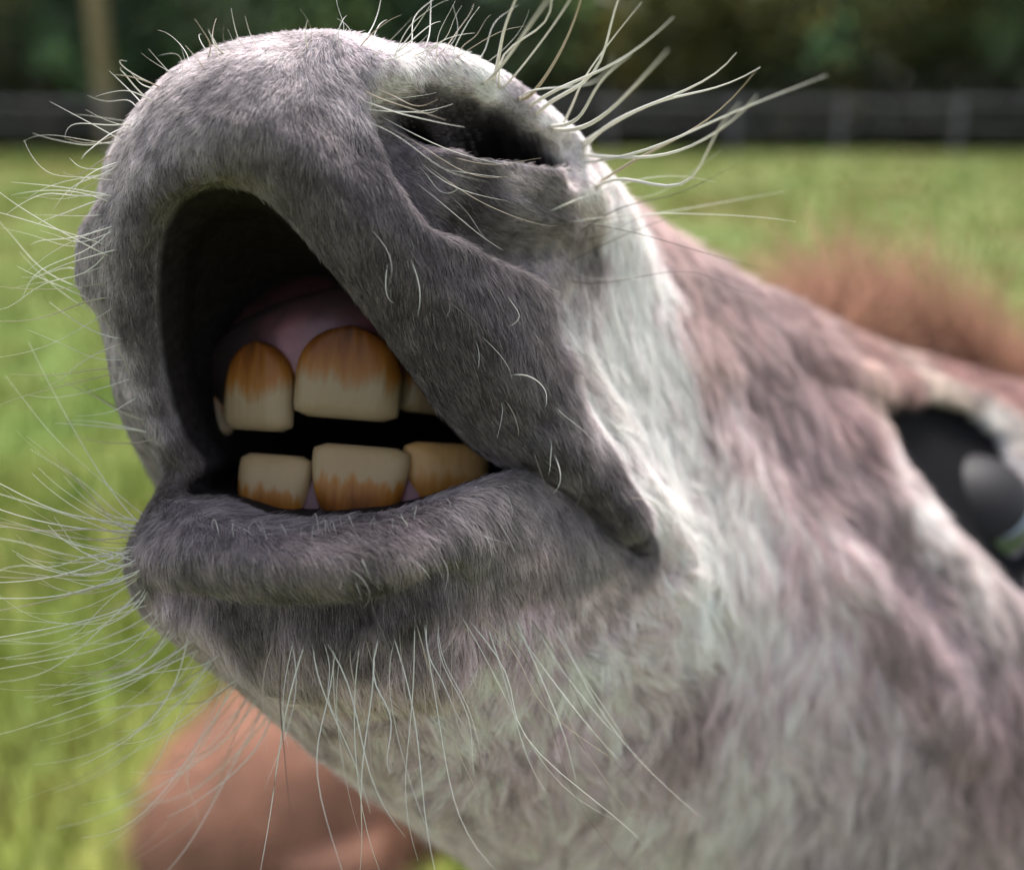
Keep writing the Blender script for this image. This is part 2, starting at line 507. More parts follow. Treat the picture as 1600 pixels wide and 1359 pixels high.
# ------------------------------------------------------------------ THE DONKEY
NU = 560
_kf = np.linspace(0, 32, 3201)[:-1] + 0.005
_wk = 1.0 + 2.2 * (sm(0.2, 1.0, _kf) * (1 - sm(4.2, 5.2, _kf)))
_ck = np.concatenate([[0], np.cumsum(_wk)]); _ck /= _ck[-1]
KQ = np.interp(np.arange(NU) / NU, _ck, np.linspace(0, 32, 3201))     # more columns over the near nostril
def loop(pts):
    pts = sorted(pts, key=lambda p: p[0])
    k = np.array([p[0] for p in pts], float)
    P = np.array([at(*p[1:4]) for p in pts])
    return loop3(k, P)
def loop3(k, P):
    n = len(k)
    kk = np.concatenate([k[-2:] - 32, k, k[:3] + 32]); PP = np.concatenate([P[-2:], P, P[:3]])
    m = np.zeros_like(PP)
    m[1:-1] = (PP[2:] - PP[:-2]) / (kk[2:] - kk[:-2])[:, None]
    q = KQ
    i = np.searchsorted(kk, q, side='right') - 1
    h = (kk[i + 1] - kk[i]); t = ((q - kk[i]) / h)[:, None]; h = h[:, None]
    return ((2 * t**3 - 3 * t**2 + 1) * PP[i] + (t**3 - 2 * t**2 + t) * h * m[i] + (-2 * t**3 + 3 * t**2) * PP[i + 1] + (t**3 - t**2) * h * m[i + 1])

E = loop([(0, 345, 290, 21.0), (1, 400, 302, 20.9), (2, 450, 345, 21.0), (3, 500, 402, 21.2), (4, 550, 462, 21.5), (5, 600, 525, 21.8), (6, 650, 595, 22.2),
          (7, 700, 660, 22.6), (8, 755, 712, 23.2), (9, 830, 742, 23.9), (10, 900, 793, 24.7), (11, 955, 850, 25.5), (12, 992, 884, 26.4),
          (13, 945, 834, 25.4), (14, 888, 777, 24.4), (15, 830, 748, 23.2), (16, 770, 756, 22.2), (17, 700, 782, 21.5), (18, 620, 808, 21.0), (19, 540, 820, 20.7),
          (20, 460, 826, 20.7), (21, 390, 817, 21.1), (22, 335, 792, 21.9), (23, 290, 769, 23.3), (24, 318, 728, 23.6), (25, 288, 682, 23.4), (26, 265, 620, 23.1),
          (27, 251, 550, 22.8), (28, 245, 480, 22.4), (29, 247, 410, 22.0), (30, 259, 350, 21.6), (31, 292, 306, 21.2)])
A = loop([(0, 348, 262, 20.2), (1, 420, 275, 20.2), (2, 480, 322, 20.4), (4, 588, 442, 20.9), (6, 692, 582, 21.7), (8, 800, 685, 22.7), (10, 922, 768, 24.1), (11, 975, 825, 24.9), (12, 1008, 872, 25.9),
          (13, 955, 850, 24.9), (14, 892, 800, 23.9), (16, 775, 778, 21.9), (18, 625, 835, 20.6), (20, 460, 855, 20.2), (22, 325, 812, 21.1), (23, 262, 782, 22.5), (24, 282, 735, 23.2),
          (25, 252, 690, 22.9), (26, 228, 630, 22.6), (28, 208, 490, 21.9), (30, 222, 340, 21.1), (31, 275, 285, 20.5)])
B = loop([(0, 372, 180, 19.9), (1, 455, 205, 20.0), (2, 545, 280, 20.3), (4, 670, 405, 20.9), (6, 785, 540, 21.8), (8, 870, 655, 22.9), (10, 965, 765, 24.3), (11, 1008, 815, 25.0), (12, 1024, 870, 26.0),
          (13, 985, 885, 25.3), (14, 930, 870, 24.2), (16, 800, 850, 22.0), (18, 640, 880, 20.4), (20, 470, 895, 20.0), (22, 300, 875, 20.8), (23, 212, 845, 22.4), (24, 258, 738, 24.0),
          (25, 215, 655, 23.4), (26, 192, 600, 23.0), (28, 176, 480, 22.6), (30, 185, 290, 21.6), (31, 260, 200, 20.5)])
C = loop([(0, 410, 72, 21.0), (1, 520, 90, 21.2), (2, 612, 210, 21.4), (3, 680, 300, 21.6), (4, 760, 375, 22.1), (5, 830, 440, 22.6), (6, 868, 520, 23.2), (8, 918, 630, 24.2), (10, 1000, 755, 25.4), (11, 1040, 815, 26.2), (12, 1050, 890, 26.9),
          (13, 1010, 935, 26.2), (14, 950, 955, 25.1), (16, 820, 950, 22.9), (18, 650, 972, 21.4), (20, 470, 975, 21.0), (22, 290, 952, 21.9), (23, 204, 900, 23.4), (24, 262, 765, 26.2),
          (25, 212, 690, 25.8), (26, 182, 610, 25.0), (28, 165, 450, 24.1), (30, 172, 255, 23.0), (31, 265, 118, 21.7)])
D = loop([(0, 520, 85, 24.6), (1, 690, 98, 23.2), (2, 862, 195, 24.6), (3, 948, 300, 25.6), (4, 935, 410, 25.6), (5, 925, 500, 25.4), (6, 950, 590, 25.9), (8, 1012, 720, 26.8), (10, 1082, 830, 28.0), (12, 1100, 940, 28.4),
          (14, 1000, 1055, 26.7), (16, 840, 1075, 24.6), (18, 660, 1090, 23.2), (20, 490, 1075, 23.0), (22, 350, 1040, 24.2), (23, 262, 970, 25.6), (24, 290, 850, 29.0), (26, 230, 640, 28.2), (28, 178, 440, 27.0), (30, 240, 230, 26.0), (31, 370, 130, 25.4)])
Fl = loop([(0, 950, 320, 30.5), (1, 985, 325, 29.8), (2, 1012, 372, 29.2), (3, 1035, 440, 28.8), (4, 1055, 510, 28.7), (6, 1085, 640, 29.0), (8, 1120, 760, 29.5), (10, 1165, 870, 30.1), (12, 1155, 1000, 30.2),
           (14, 1050, 1180, 29.2), (16, 890, 1235, 27.8), (18, 720, 1265, 27.2), (20, 625, 1245, 27.6), (22, 545, 1190, 29.2), (24, 520, 1000, 33.0), (26, 450, 700, 33.5), (28, 480, 500, 33.0), (30, 680, 345, 32.0)])
G = loop([(0, 1185, 455, 36.2), (1, 1205, 480, 35.2), (2, 1235, 545, 34.2), (4, 1260, 660, 33.1), (6, 1280, 780, 32.6), (8, 1300, 900, 32.6), (10, 1300, 1030, 32.8), (12, 1260, 1170, 33.1), (14, 1150, 1330, 33.6),
          (16, 1020, 1400, 34.0), (18, 900, 1420, 34.6), (20, 830, 1400, 36.0), (22, 800, 1300, 38.0), (24, 800, 1000, 41.0), (26, 850, 750, 41.5), (28, 930, 550, 40.5), (30, 1070, 460, 38.6)])
H = loop([(0, 1450, 565, 45.0), (1, 1475, 590, 43.4), (2, 1515, 660, 41.4), (4, 1580, 840, 38.6), (6, 1600, 1000, 37.4), (8, 1590, 1130, 37.2), (10, 1530, 1290, 37.6), (12, 1450, 1430, 38.6), (14, 1350, 1560, 40.6),
          (16, 1250, 1600, 42.5), (18, 1160, 1590, 44.5), (20, 1110, 1530, 46.5), (22, 1090, 1390, 48.5), (24, 1090, 1100, 50.0), (26, 1150, 850, 50.0), (28, 1230, 680, 49.0), (30, 1340, 590, 47.2)])
def ring(c, U, L, ru, rl):                     # section of the body in world metres
    U = Vector(U).normalized(); L = Vector(L).normalized()
    L = (L - U * L.dot(U)).normalized()
    k = KQ * 2 * math.pi / 32
    W = np.array(c)[None] + np.cos(k)[:, None] * np.array(U)[None] * ru + np.sin(k)[:, None] * np.array(L)[None] * rl
    return w2c(W)
R_I = ring((0.285, 0.475, 1.020), (0.36, 0.25, 0.90), (0.62, -0.78, 0.0), 0.135, 0.085)
R_J = ring((0.44, 0.62, 0.94), (0.42, 0.32, 0.85), (0.66, -0.75, 0.0), 0.165, 0.085)
R_K = ring((0.66, 0.84, 0.84), (0.40, 0.38, 0.83), (0.68, -0.73, 0.0), 0.225, 0.120)
R_L = ring((0.86, 1.04, 0.79), (0.10, 0.10, 0.99), (0.70, -0.71, 0.0), 0.270, 0.190)
R_M = ring((1.15, 1.34, 0.78), (0.0, 0.0, 1.0), (0.71, -0.70, 0.0), 0.285, 0.250)
R_N = ring((1.42, 1.62, 0.80), (0.0, 0.0, 1.0), (0.71, -0.70, 0.0), 0.265, 0.235)
R_O = ring((1.62, 1.82, 0.82), (0.0, 0.0, 1.0), (0.71, -0.70, 0.0), 0.190, 0.160)
R_P = ring((1.70, 1.90, 0.83), (0.0, 0.0, 1.0), (0.71, -0.70, 0.0), 0.02, 0.02)

mc = at(640, 640, 27)
def toward(Lp, f, dd, c=None):
    c = mc if c is None else c
    o = Lp * 1.0
    for ax in (0, 2): o[:, ax] = Lp[:, ax] * (1 - f) + c[ax] * f
    o[:, 1] += dd * 0.01
    return o
I1 = toward(E, 0.05, 0.8)
I2 = toward(E, 0.06, 2.2)
I3 = toward(E, 0.25, 5.5)
I4 = toward(E, 0.72, 8.5); 
I5 = toward(E, 0.98, 9.5); I5[:, 1] = 0.325; I4[:, 1] = I4[:, 1] * .4 + 0.315 * .6
RINGS = [I5, I4, I3, I2, I1, E, A, B, C, D, Fl, G, H, R_I, R_J, R_K, R_L, R_M, R_N, R_O, R_P]
SUBS = [4, 8, 12, 12, 12, 14, 26, 34, 80, 44, 40, 40, 24, 8, 8, 8, 8, 8, 6, 4]
def loft(rings, subs):
    R = np.stack(rings)
    dist = np.median(np.linalg.norm(np.diff(R, axis=0), axis=2), axis=1)
    s = np.concatenate([[0], np.cumsum(np.sqrt(dist))])
    m = np.zeros_like(R)
    m[1:-1] = (R[2:] - R[:-2]) / (s[2:] - s[:-2])[:, None, None]
    m[0] = (R[1] - R[0]) / (s[1] - s[0]); m[-1] = (R[-1] - R[-2]) / (s[-1] - s[-2])
    out = []; seg = []
    for i, n in enumerate(subs):
        h = s[i + 1] - s[i]
        for j in range(n):
            t = j / n
            out.append((2 * t**3 - 3 * t**2 + 1) * R[i] + (t**3 - 2 * t**2 + t) * h * m[i] + (-2 * t**3 + 3 * t**2) * R[i + 1] + (t**3 - t**2) * h * m[i + 1])
            seg.append(i + t)
    out.append(R[-1]); seg.append(len(subs))
    return np.stack(out), np.array(seg)
GR, ROWS = loft(RINGS, SUBS)
NV = GR.shape[0]
# light relaxation so that the folds stay round
for _ in range(3):
    lap = (np.roll(GR, 1, 1) + np.roll(GR, -1, 1)) / 2
    lap[1:-1] = (lap[1:-1] + (GR[:-2] + GR[2:]) / 2) / 2
    GR[1:-1] += 0.5 * (lap - GR)[1:-1]

def grid_normals(Gd):
    du = np.roll(Gd, -1, 1) - np.roll(Gd, 1, 1)
    dv = np.gradient(Gd, axis=0)
    n = np.cross(du, dv)
    n /= np.linalg.norm(n, axis=2)[:, :, None] + 1e-12
    return n
NRM = grid_normals(GR)
# outward check: the lip face must look at the viewer
b_row = int(np.argmin(abs(ROWS - 7)))
if NRM[b_row, 0, 1] > 0:
    NRM = -NRM; FLIP = True
else:
    FLIP = False

def snap(x, y):                                # nearest point of the hide along a bearing
    PX, PY = proj(GR)
    d2 = (PX - x)**2 + (PY - y)**2
    ok = (d2 < 14**2) & (ROWS[:, None] > 4.6) & (ROWS[:, None] < 13) 
    if not ok.any():
        ok = d2 <= d2.min() + 50
    dd = np.where(ok, GR[:, :, 1] + 0.00004 * np.sqrt(d2), 9)
    i = np.unravel_index(np.argmin(dd), dd.shape)
    return i
def seg_dist(P, pts, rads):
    """distance / radius to a polyline, in units of its own radius"""
    best = np.full(P.shape[:-1], 1e9)
    for a, b, ra, rb in zip(pts[:-1], pts[1:], rads[:-1], rads[1:]):
        ab = b - a
        t = np.clip(((P - a) @ ab) / (ab @ ab + 1e-15), 0, 1)
        dd = np.linalg.norm(P - (a + t[..., None] * ab), axis=-1) / (ra + (rb - ra) * t)
        best = np.minimum(best, dd)
    return best
def stroke(pts, rad, amt, direction=None, hard=1.0):
    """push (amt > 0 outwards, cm) along a line of bearings lying on the hide"""
    global GR, NRM
    idx = [snap(*p[:2]) for p in pts]
    P = np.array([GR[i] for i in idx])
    rads = [(p[2] if len(p) > 2 else rad) * 0.01 for p in pts]
    q = seg_dist(GR, P, rads)
    w = np.clip(1 - q * q, 0, 1) ** (2 * hard)
    w = np.where(ROWS[:, None] > 5.2, w, 0) * (ROWS[:, None] < 13)
    dv = NRM if direction is None else np.array(direction, float) / np.linalg.norm(direction)
    if direction is None:
        nav = np.array([NRM[i] for i in idx]).mean(0); nav /= np.linalg.norm(nav)
        dv = NRM * 0.5 + nav * 0.5
        w = w * (np.einsum('ijk,k->ij', NRM, nav) > -0.3)
    GR = GR + dv * (w * amt * 0.01)[..., None]
    NRM = grid_normals(GR) * (-1 if FLIP else 1)
def poly_sdf(PX, PY, poly):
    inside = np.zeros(PX.shape, bool); dmin = np.full(PX.shape, 1e9)
    n = len(poly)
    for i in range(n):
        x1, y1 = poly[i]; x2, y2 = poly[(i + 1) % n]
        c = ((y1 > PY) != (y2 > PY)) & (PX < (x2 - x1) * (PY - y1) / (y2 - y1 + 1e-9) + x1)
        inside ^= c
        dx, dy = x2 - x1, y2 - y1
        t = np.clip(((PX - x1) * dx + (PY - y1) * dy) / (dx * dx + dy * dy + 1e-9), 0, 1)
        dmin = np.minimum(dmin, np.hypot(PX - x1 - t * dx, PY - y1 - t * dy))
    return np.where(inside, dmin, -dmin)
def hollow(poly, depth, soft, direction, rmin=7.0, rmax=13.0):
    """press a shaped hollow into the near side of the hide"""
    global GR, NRM
    PX, PY = proj(GR)
    sd = poly_sdf(PX, PY, poly)
    facing = (NRM * (-GR / np.linalg.norm(GR, axis=2)[..., None])).sum(2) > -0.15
    cx = np.mean([p[0] for p in poly]); cy = np.mean([p[1] for p in poly])
    c0 = GR[snap(cx, cy)]
    near = np.linalg.norm(GR - c0, axis=2) < 0.09
    w = sm(0, soft, sd) * facing * near * (ROWS[:, None] > rmin) * (ROWS[:, None] < rmax)
    d = np.array(direction, float); d /= np.linalg.norm(d)
    GR = GR + d * (w * depth * 0.01)[..., None]
    for _ in range(4):                          # round the rims
        lap = (np.roll(GR, 1, 1) + np.roll(GR, -1, 1)) / 2
        lap[1:-1] = (lap[1:-1] + (GR[:-2] + GR[2:]) / 2) / 2
        m = (near & (sd > -soft * 1.2)) * 0.5
        GR = GR + (lap - GR) * m[..., None]
    NRM = grid_normals(GR) * (-1 if FLIP else 1)
    return w

# --- sculpting
# nose: fullness of the upper lip, groove towards the nostril, wing below it
stroke([(560, 95), (600, 180), (650, 270), (720, 340)], 1.3, 0.35)
stroke([(640, 175), (668, 250), (715, 310), (790, 360), (850, 395)], 0.95, -1.0)
stroke([(620, 120), (700, 98), (780, 130), (850, 185), (900, 235)], 0.9, 0.45)
stroke([(680, 215), (760, 250), (850, 275), (920, 300)], 0.75, 0.55)
stroke([(800, 320), (880, 345), (935, 340)], 1.0, 0.35)
stroke([(870, 400), (890, 470), (895, 530)], 0.7, -0.35)
# upper lip roll and the fold of the corner
stroke([(900, 470), (925, 580), (985, 700), (1040, 800), (1060, 880)], 0.8, -0.25)
stroke([(860, 700), (940, 780), (985, 830)], 0.7, 0.25)
# lower lip roll above, crease to the chin below
stroke([(230, 870), (330, 880), (480, 890), (620, 875), (740, 840)], 1.1, 0.22)
stroke([(250, 945), (340, 968), (500, 978), (600, 965), (700, 920)], 0.8, -0.55)
stroke([(400, 1050), (520, 1070), (680, 1060)], 1.6, 0.30)
# nostril
NOSTRIL = hollow([(604, 180), (626, 152), (672, 138), (745, 152), (770, 236), (700, 230), (650, 212), (616, 198)], 2.6, 13, (0.10, 1.0, 0.05))
NOSTRIL = np.maximum(NOSTRIL, hollow([(640, 178), (660, 142), (724, 138), (792, 168), (852, 210), (892, 250), (862, 262), (800, 251), (740, 243), (690, 229), (652, 210)], 3.0, 18, (0.25, 1.0, -0.35)))
stroke([(905, 235), (912, 268)], 0.45, -0.3)
# right nostril wing peeping out on the far side
stroke([(163, 380), (160, 430)], 1.3, 0.9, direction=(-1, 0.35, 0))
# eye socket
EYEHOLE = hollow([(1358, 618), (1440, 612), (1520, 632), (1580, 680), (1628, 770), (1660, 900), (1610, 970), (1545, 900), (1470, 820), (1400, 722)], 1.7, 30, (0.25, 1.0, 0.1), 10.0, 14)
stroke([(1360, 596), (1450, 586), (1540, 612), (1600, 660)], 1.2, 0.30)
stroke([(1345, 660), (1405, 760), (1500, 870), (1560, 970)], 1.2, 0.28)
# cheek bone and hollow before it
stroke([(1180, 620), (1300, 760), (1420, 900)], 2.0, -0.25)
stroke([(1330, 880), (1430, 1000), (1530, 1150)], 1.5, 0.4)
stroke([(1250, 530), (1360, 570)], 1.2, 0.3)

# --- markings, painted rim light and crease shade: colour, hair length, comb, at surveyed places of the head
KEY = [  # x, y, colour, length cm, comb x, comb y, lift
    (420, 110, (0.300, 0.292, 0.288), 0.261, -.2, .5, .45), (300, 150, (0.290, 0.282, 0.278), 0.261, -.5, .5, .4), (220, 220, (0.300, 0.290, 0.290), 0.261, -.5, .8, .4), (350, 230, (0.160, 0.150, 0.145), 0.299, 0, 1, .4),  # nose top: light from above painted into the fur colour
    (480, 190, (0.200, 0.190, 0.190), 0.299, .1, 1, .4), (540, 120, (0.380, 0.372, 0.370), 0.299, .5, .7, .4), (250, 300, (0.120, 0.110, 0.105), 0.284, .3, 1, .35),
    (200, 400, (0.120, 0.110, 0.105), 0.284, .35, .9, .35), (210, 520, (0.100, 0.092, 0.085), 0.284, .4, .9, .35), (250, 640, (0.090, 0.080, 0.072), 0.284, .5, .8, .35), (285, 735, (0.090, 0.080, 0.070), 0.261, .6, .6, .3),
    (480, 300, (0.120, 0.112, 0.108), 0.314, .0, 1, .35), (560, 390, (0.105, 0.095, 0.092), 0.314, .15, 1, .35), (620, 480, (0.085, 0.075, 0.070), 0.337, .1, 1, .35),
    (600, 280, (0.140, 0.130, 0.135), 0.314, .3, .9, .35), (700, 400, (0.120, 0.112, 0.115), 0.374, .5, .9, .35), (700, 560, (0.090, 0.082, 0.080), 0.374, .3, 1, .4), (800, 470, (0.120, 0.112, 0.115), 0.510, .5, .8, .35),
    (780, 640, (0.090, 0.082, 0.080), 0.374, .4, .9, .4), (860, 560, (0.130, 0.120, 0.120), 0.510, .5, .9, .4), (880, 720, (0.085, 0.080, 0.080), 0.412, .5, .8, .4), (960, 800, (0.090, 0.084, 0.085), 0.306, .5, .8, .35),
    (1005, 860, (0.090, 0.085, 0.088), 0.306, .2, 1, .35),
    # nostril surround, pale top rim with sky light painted in
    (650, 100, (0.720, 0.710, 0.710), 0.264, .5, .3, .3), (760, 130, (0.800, 0.790, 0.780), 0.264, .8, .4, .3), (870, 210, (0.780, 0.770, 0.750), 0.264, .8, .6, .3), (930, 270, (0.700, 0.690, 0.670), 0.264, .7, .6, .3),
    (720, 250, (0.210, 0.195, 0.203), 0.264, .8, .3, .3), (830, 262, (0.360, 0.345, 0.345), 0.264, .9, .3, .3), (750, 320, (0.090, 0.082, 0.082), 0.264, .7, .5, .3),
    (870, 330, (0.170, 0.160, 0.155), 0.264, .9, .3, .3), (920, 380, (0.240, 0.225, 0.210), 0.337, .6, .8, .3), (940, 330, (0.500, 0.480, 0.450), 0.264, .7, .7, .3),
    # white band round the muzzle
    (985, 380, (0.820, 0.800, 0.780), 0.800, .3, 1, .3), (960, 480, (0.820, 0.800, 0.780), 1.000, .35, .95, .35), (920, 520, (0.600, 0.590, 0.560), 0.900, .4, .9, .35), (1010, 560, (0.820, 0.800, 0.780), 1.200, .45, .9, .3), (970, 640, (0.820, 0.800, 0.780), 1.100, .5, .85, .35),
    (1050, 680, (0.820, 0.800, 0.780), 1.300, .5, .85, .3), (1030, 760, (0.820, 0.800, 0.780), 1.200, .55, .8, .35), (1090, 800, (0.820, 0.800, 0.780), 1.300, .6, .75, .3), (1070, 900, (0.660, 0.608, 0.584), 1.200, .9, .4, .35),
    (1110, 960, (0.852, 0.821, 0.796), 1.200, .9, .3, .35), (1020, 1000, (0.560, 0.513, 0.485), 1.100, .8, .6, .35), (930, 1050, (0.820, 0.779, 0.812), 1.100, .5, .9, .3),
    # painted rim light of the muzzle, then rusty and mauve-grey cheek
    (420, 62, (0.440, 0.430, 0.420), 0.261, -.2, .5, .45), (300, 95, (0.440, 0.430, 0.420), 0.261, -.5, .5, .4), (200, 175, (0.440, 0.430, 0.420), 0.261, -.5, .5, .4), (166, 300, (0.340, 0.330, 0.320), 0.261, -.3, .8, .4), (165, 450, (0.340, 0.330, 0.320), 0.261, -.2, .8, .4), (200, 600, (0.340, 0.330, 0.320), 0.261, .1, .8, .4), (1047, 360, (0.385, 0.319, 0.295), 1.100, .5, .9, .3), (1092, 450, (0.349, 0.289, 0.271), 1.200, .4, .9, .3), (1117, 560, (0.389, 0.329, 0.308), 1.200, .4, .9, .35), (1150, 470, (0.276, 0.228, 0.216), 1.300, .6, .8, .3),  # first keys: bright muzzle outline, sky rim light painted into the fur
    (1200, 570, (0.277, 0.229, 0.223), 1.400, .6, .8, .3), (1160, 640, (0.452, 0.399, 0.390), 1.500, .45, .9, .35), (1250, 680, (0.331, 0.283, 0.284), 1.500, .5, .9, .3), (1330, 620, (0.342, 0.273, 0.262), 1.400, .7, .7, .3),
    (1300, 540, (0.243, 0.189, 0.177), 1.400, .8, .6, .3), (1150, 780, (0.728, 0.670, 0.636), 1.600, .3, .95, .35), (1200, 860, (0.670, 0.593, 0.600), 1.700, .15, 1, .35), (1270, 800, (0.481, 0.409, 0.401), 1.700, .3, 1, .35),
    (1340, 760, (0.345, 0.302, 0.302), 1.600, .5, .9, .3), (1330, 880, (0.612, 0.535, 0.530), 1.700, .3, 1, .35), (1170, 960, (0.757, 0.679, 0.674), 1.600, .1, 1, .35), (1280, 1000, (0.628, 0.551, 0.571), 1.800, .1, 1, .35),
    (1400, 960, (0.322, 0.275, 0.280), 1.700, .3, 1, .3), (1440, 1060, (0.346, 0.293, 0.298), 1.700, .15, 1, .3), (1380, 1120, (0.478, 0.439, 0.441), 1.800, .05, 1, .35), (1500, 1030, (0.370, 0.323, 0.329), 1.700, .2, 1, .3),
    (1200, 1100, (0.554, 0.495, 0.503), 1.800, .05, 1, .35), (1100, 1120, (0.360, 0.314, 0.312), 1.600, .2, 1, .35), (1150, 1250, (0.525, 0.498, 0.484), 1.800, .1, 1, .35), (1400, 1250, (0.406, 0.378, 0.373), 1.800, .05, 1, .3), (1560, 1150, (0.298, 0.244, 0.248), 1.700, .1, 1, .3),
    # round the eye
    (1375, 600, (0.409, 0.340, 0.299), 0.600, .6, .6, .2), (1480, 600, (0.396, 0.367, 0.313), 0.500, .9, .3, .2), (1570, 640, (0.453, 0.453, 0.411), 0.500, .8, .6, .2), (1400, 700, (0.480, 0.447, 0.426), 0.700, .5, .9, .25),
    (1450, 800, (0.551, 0.538, 0.515), 0.800, .5, .9, .25), (1520, 910, (0.457, 0.439, 0.415), 0.800, .5, .9, .25),
    (1500, 580, (0.270, 0.180, 0.160), 1.200, .8, .5, .25), (1570, 610, (0.270, 0.180, 0.160), 1.200, .8, .5, .25),
    # lower lip and chin, shade of the crease between painted in
    (240, 850, (0.224, 0.207, 0.207), 0.337, .2, 1, .4), (350, 850, (0.202, 0.185, 0.185), 0.337, .35, .9, .4), (480, 850, (0.202, 0.185, 0.179), 0.367, .4, .9, .4), (620, 840, (0.213, 0.196, 0.190), 0.397, .4, .9, .4), (760, 800, (0.235, 0.224, 0.218), 0.428, .4, .9, .4),
    (860, 800, (0.224, 0.213, 0.207), 0.428, .4, .9, .35), (940, 870, (0.246, 0.235, 0.224), 0.576, .5, .9, .35), (300, 930, (0.118, 0.110, 0.106), 0.367, .3, 1, .35), (450, 940, (0.100, 0.092, 0.090), 0.367, .35, .9, .35), (600, 920, (0.076, 0.069, 0.069), 0.397, .35, .9, .35),
    (720, 880, (0.152, 0.142, 0.139), 0.428, .4, .9, .35), (850, 900, (0.291, 0.260, 0.255), 0.576, .5, .9, .35), (940, 940, (0.448, 0.409, 0.399), 0.648, .6, .8, .35),
    (300, 1000, (0.373, 0.342, 0.361), 0.595, .0, 1, .35), (420, 1020, (0.313, 0.281, 0.294), 0.800, .05, 1, .35), (560, 1010, (0.233, 0.210, 0.215), 0.900, .15, 1, .35), (700, 980, (0.398, 0.358, 0.380), 0.900, .3, 1, .35), (820, 1010, (0.652, 0.566, 0.628), 1.000, .35, 1, .35),
    (450, 1110, (0.466, 0.420, 0.434), 1.000, .05, 1, .3), (600, 1100, (0.466, 0.420, 0.434), 1.000, .1, 1, .3), (750, 1100, (0.590, 0.537, 0.567), 1.000, .2, 1, .3), (880, 1150, (0.559, 0.475, 0.529), 1.200, .2, 1, .3), (600, 1200, (0.497, 0.448, 0.467), 1.100, .05, 1, .3), (750, 1250, (0.528, 0.471, 0.500), 1.200, .1, 1, .3), (950, 1300, (0.559, 0.500, 0.534), 1.400, .1, 1, .3),
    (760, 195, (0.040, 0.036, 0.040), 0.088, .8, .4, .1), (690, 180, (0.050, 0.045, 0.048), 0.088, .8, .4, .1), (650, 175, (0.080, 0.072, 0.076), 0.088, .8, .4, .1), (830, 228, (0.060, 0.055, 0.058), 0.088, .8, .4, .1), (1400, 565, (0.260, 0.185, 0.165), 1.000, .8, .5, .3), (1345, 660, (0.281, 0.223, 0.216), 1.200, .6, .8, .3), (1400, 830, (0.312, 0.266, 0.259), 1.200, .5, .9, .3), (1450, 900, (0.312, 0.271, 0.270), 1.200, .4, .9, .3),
    (380, 962, (0.115, 0.105, 0.101), 0.396, .3, 1, .35), (530, 962, (0.081, 0.074, 0.072), 0.396, .3, 1, .35), (640, 950, (0.101, 0.092, 0.089), 0.324, .35, .9, .35),  # crease under the lower lip, its shade painted into the fur
    (1040, 610, (0.800, 0.780, 0.760), .95, .45, .9, .3), (1075, 730, (0.780, 0.760, 0.740), 1.0, .5, .85, .3), (1010, 450, (0.800, 0.780, 0.760), .8, .35, .95, .3),
    (163, 375, (0.340, 0.330, 0.320), .26, -0.2, .8, .4), (167, 520, (0.340, 0.330, 0.320), .26, -0.1, .8, .4), (182, 562, (0.340, 0.330, 0.320), .26, 0.0, .8, .4), (172, 250, (0.340, 0.330, 0.320), .26, -0.3, .8, .4), (222, 655, (0.340, 0.330, 0.320), .26, 0.2, .8, .4), (215, 340, (0.125, 0.115, 0.110), .25, .35, .9, .35), (205, 460, (0.125, 0.115, 0.110), .25, .35, .9, .35), (225, 580, (0.125, 0.115, 0.110), .25, .35, .9, .35),  # left outline with rim light painted in; inner keys confine it
]
KP = np.array([GR[snap(k[0], k[1])] for k in KEY])
KC = np.array([k[2] for k in KEY]) * np.array([1.05, 0.97, 1.03]); KL = np.array([k[3] * (0.68 if k[3] < 0.72 else 0.78) for k in KEY]); KD = np.array([[k[4], 0.0, -k[5]] for k in KEY]); KF = np.array([k[6] for k in KEY])
def lookup(P, power=4.5):
    out = [np.empty((len(P), 3)), np.empty(len(P)), np.empty((len(P), 3)), np.empty(len(P))]
    for s in range(0, len(P), 40000):
        Q = P[s:s + 40000]
        d2 = ((Q[:, None, :] - KP[None]) ** 2).sum(2) + 2e-6
        w = d2 ** (-power / 2)
        w /= w.sum(1, keepdims=True)
        out[0][s:s + 40000] = w @ KC; out[1][s:s + 40000] = w @ KL
        out[2][s:s + 40000] = w @ KD; out[3][s:s + 40000] = w @ KF
    return out

donkey = empty('donkey', (0.9, 1.1, 0.0))
tag(donkey, 'grey donkey with white-ringed muzzle baring stained teeth, head thrust forward', 'donkey')
base_w = np.array([0.9, 1.1, 0.0])
def dl(Pc):                                    # lens frame -> the donkey's own frame
    return c2w(Pc) - base_w

flat = GR.reshape(-1, 3)
colr, lenr, combr, liftr = lookup(flat)
warp = (np.stack([vnoise(flat + 3, 90), vnoise(flat + 9, 90), vnoise(flat + 17, 90)], 1) - 0.5) * 0.010
colr = lookup(flat + warp)[0]
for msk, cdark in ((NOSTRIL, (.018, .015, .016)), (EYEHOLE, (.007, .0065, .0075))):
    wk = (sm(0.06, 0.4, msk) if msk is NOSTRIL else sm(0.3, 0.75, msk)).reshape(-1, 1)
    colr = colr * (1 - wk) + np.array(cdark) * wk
rowv = np.repeat(ROWS, NU)
lining = np.array([.020, .016, .016])
lipskin = np.array([.045, .038, .034])
kcol = np.tile(KQ, NV)
lowlip = sm(14.6, 15.6, kcol) * (1 - sm(22.2, 22.8, kcol))
wi = sm(4.75, 5.15, rowv + 1.1 * lowlip)[:, None]
colr = colr * wi + lining * (1 - wi)
# lower inner lip edge and body colours
bodyc = np.array([.26, .19, .17])
wb = sm(12.6, 13.3, rowv)[:, None]
colr = colr * (1 - wb) + bodyc * wb

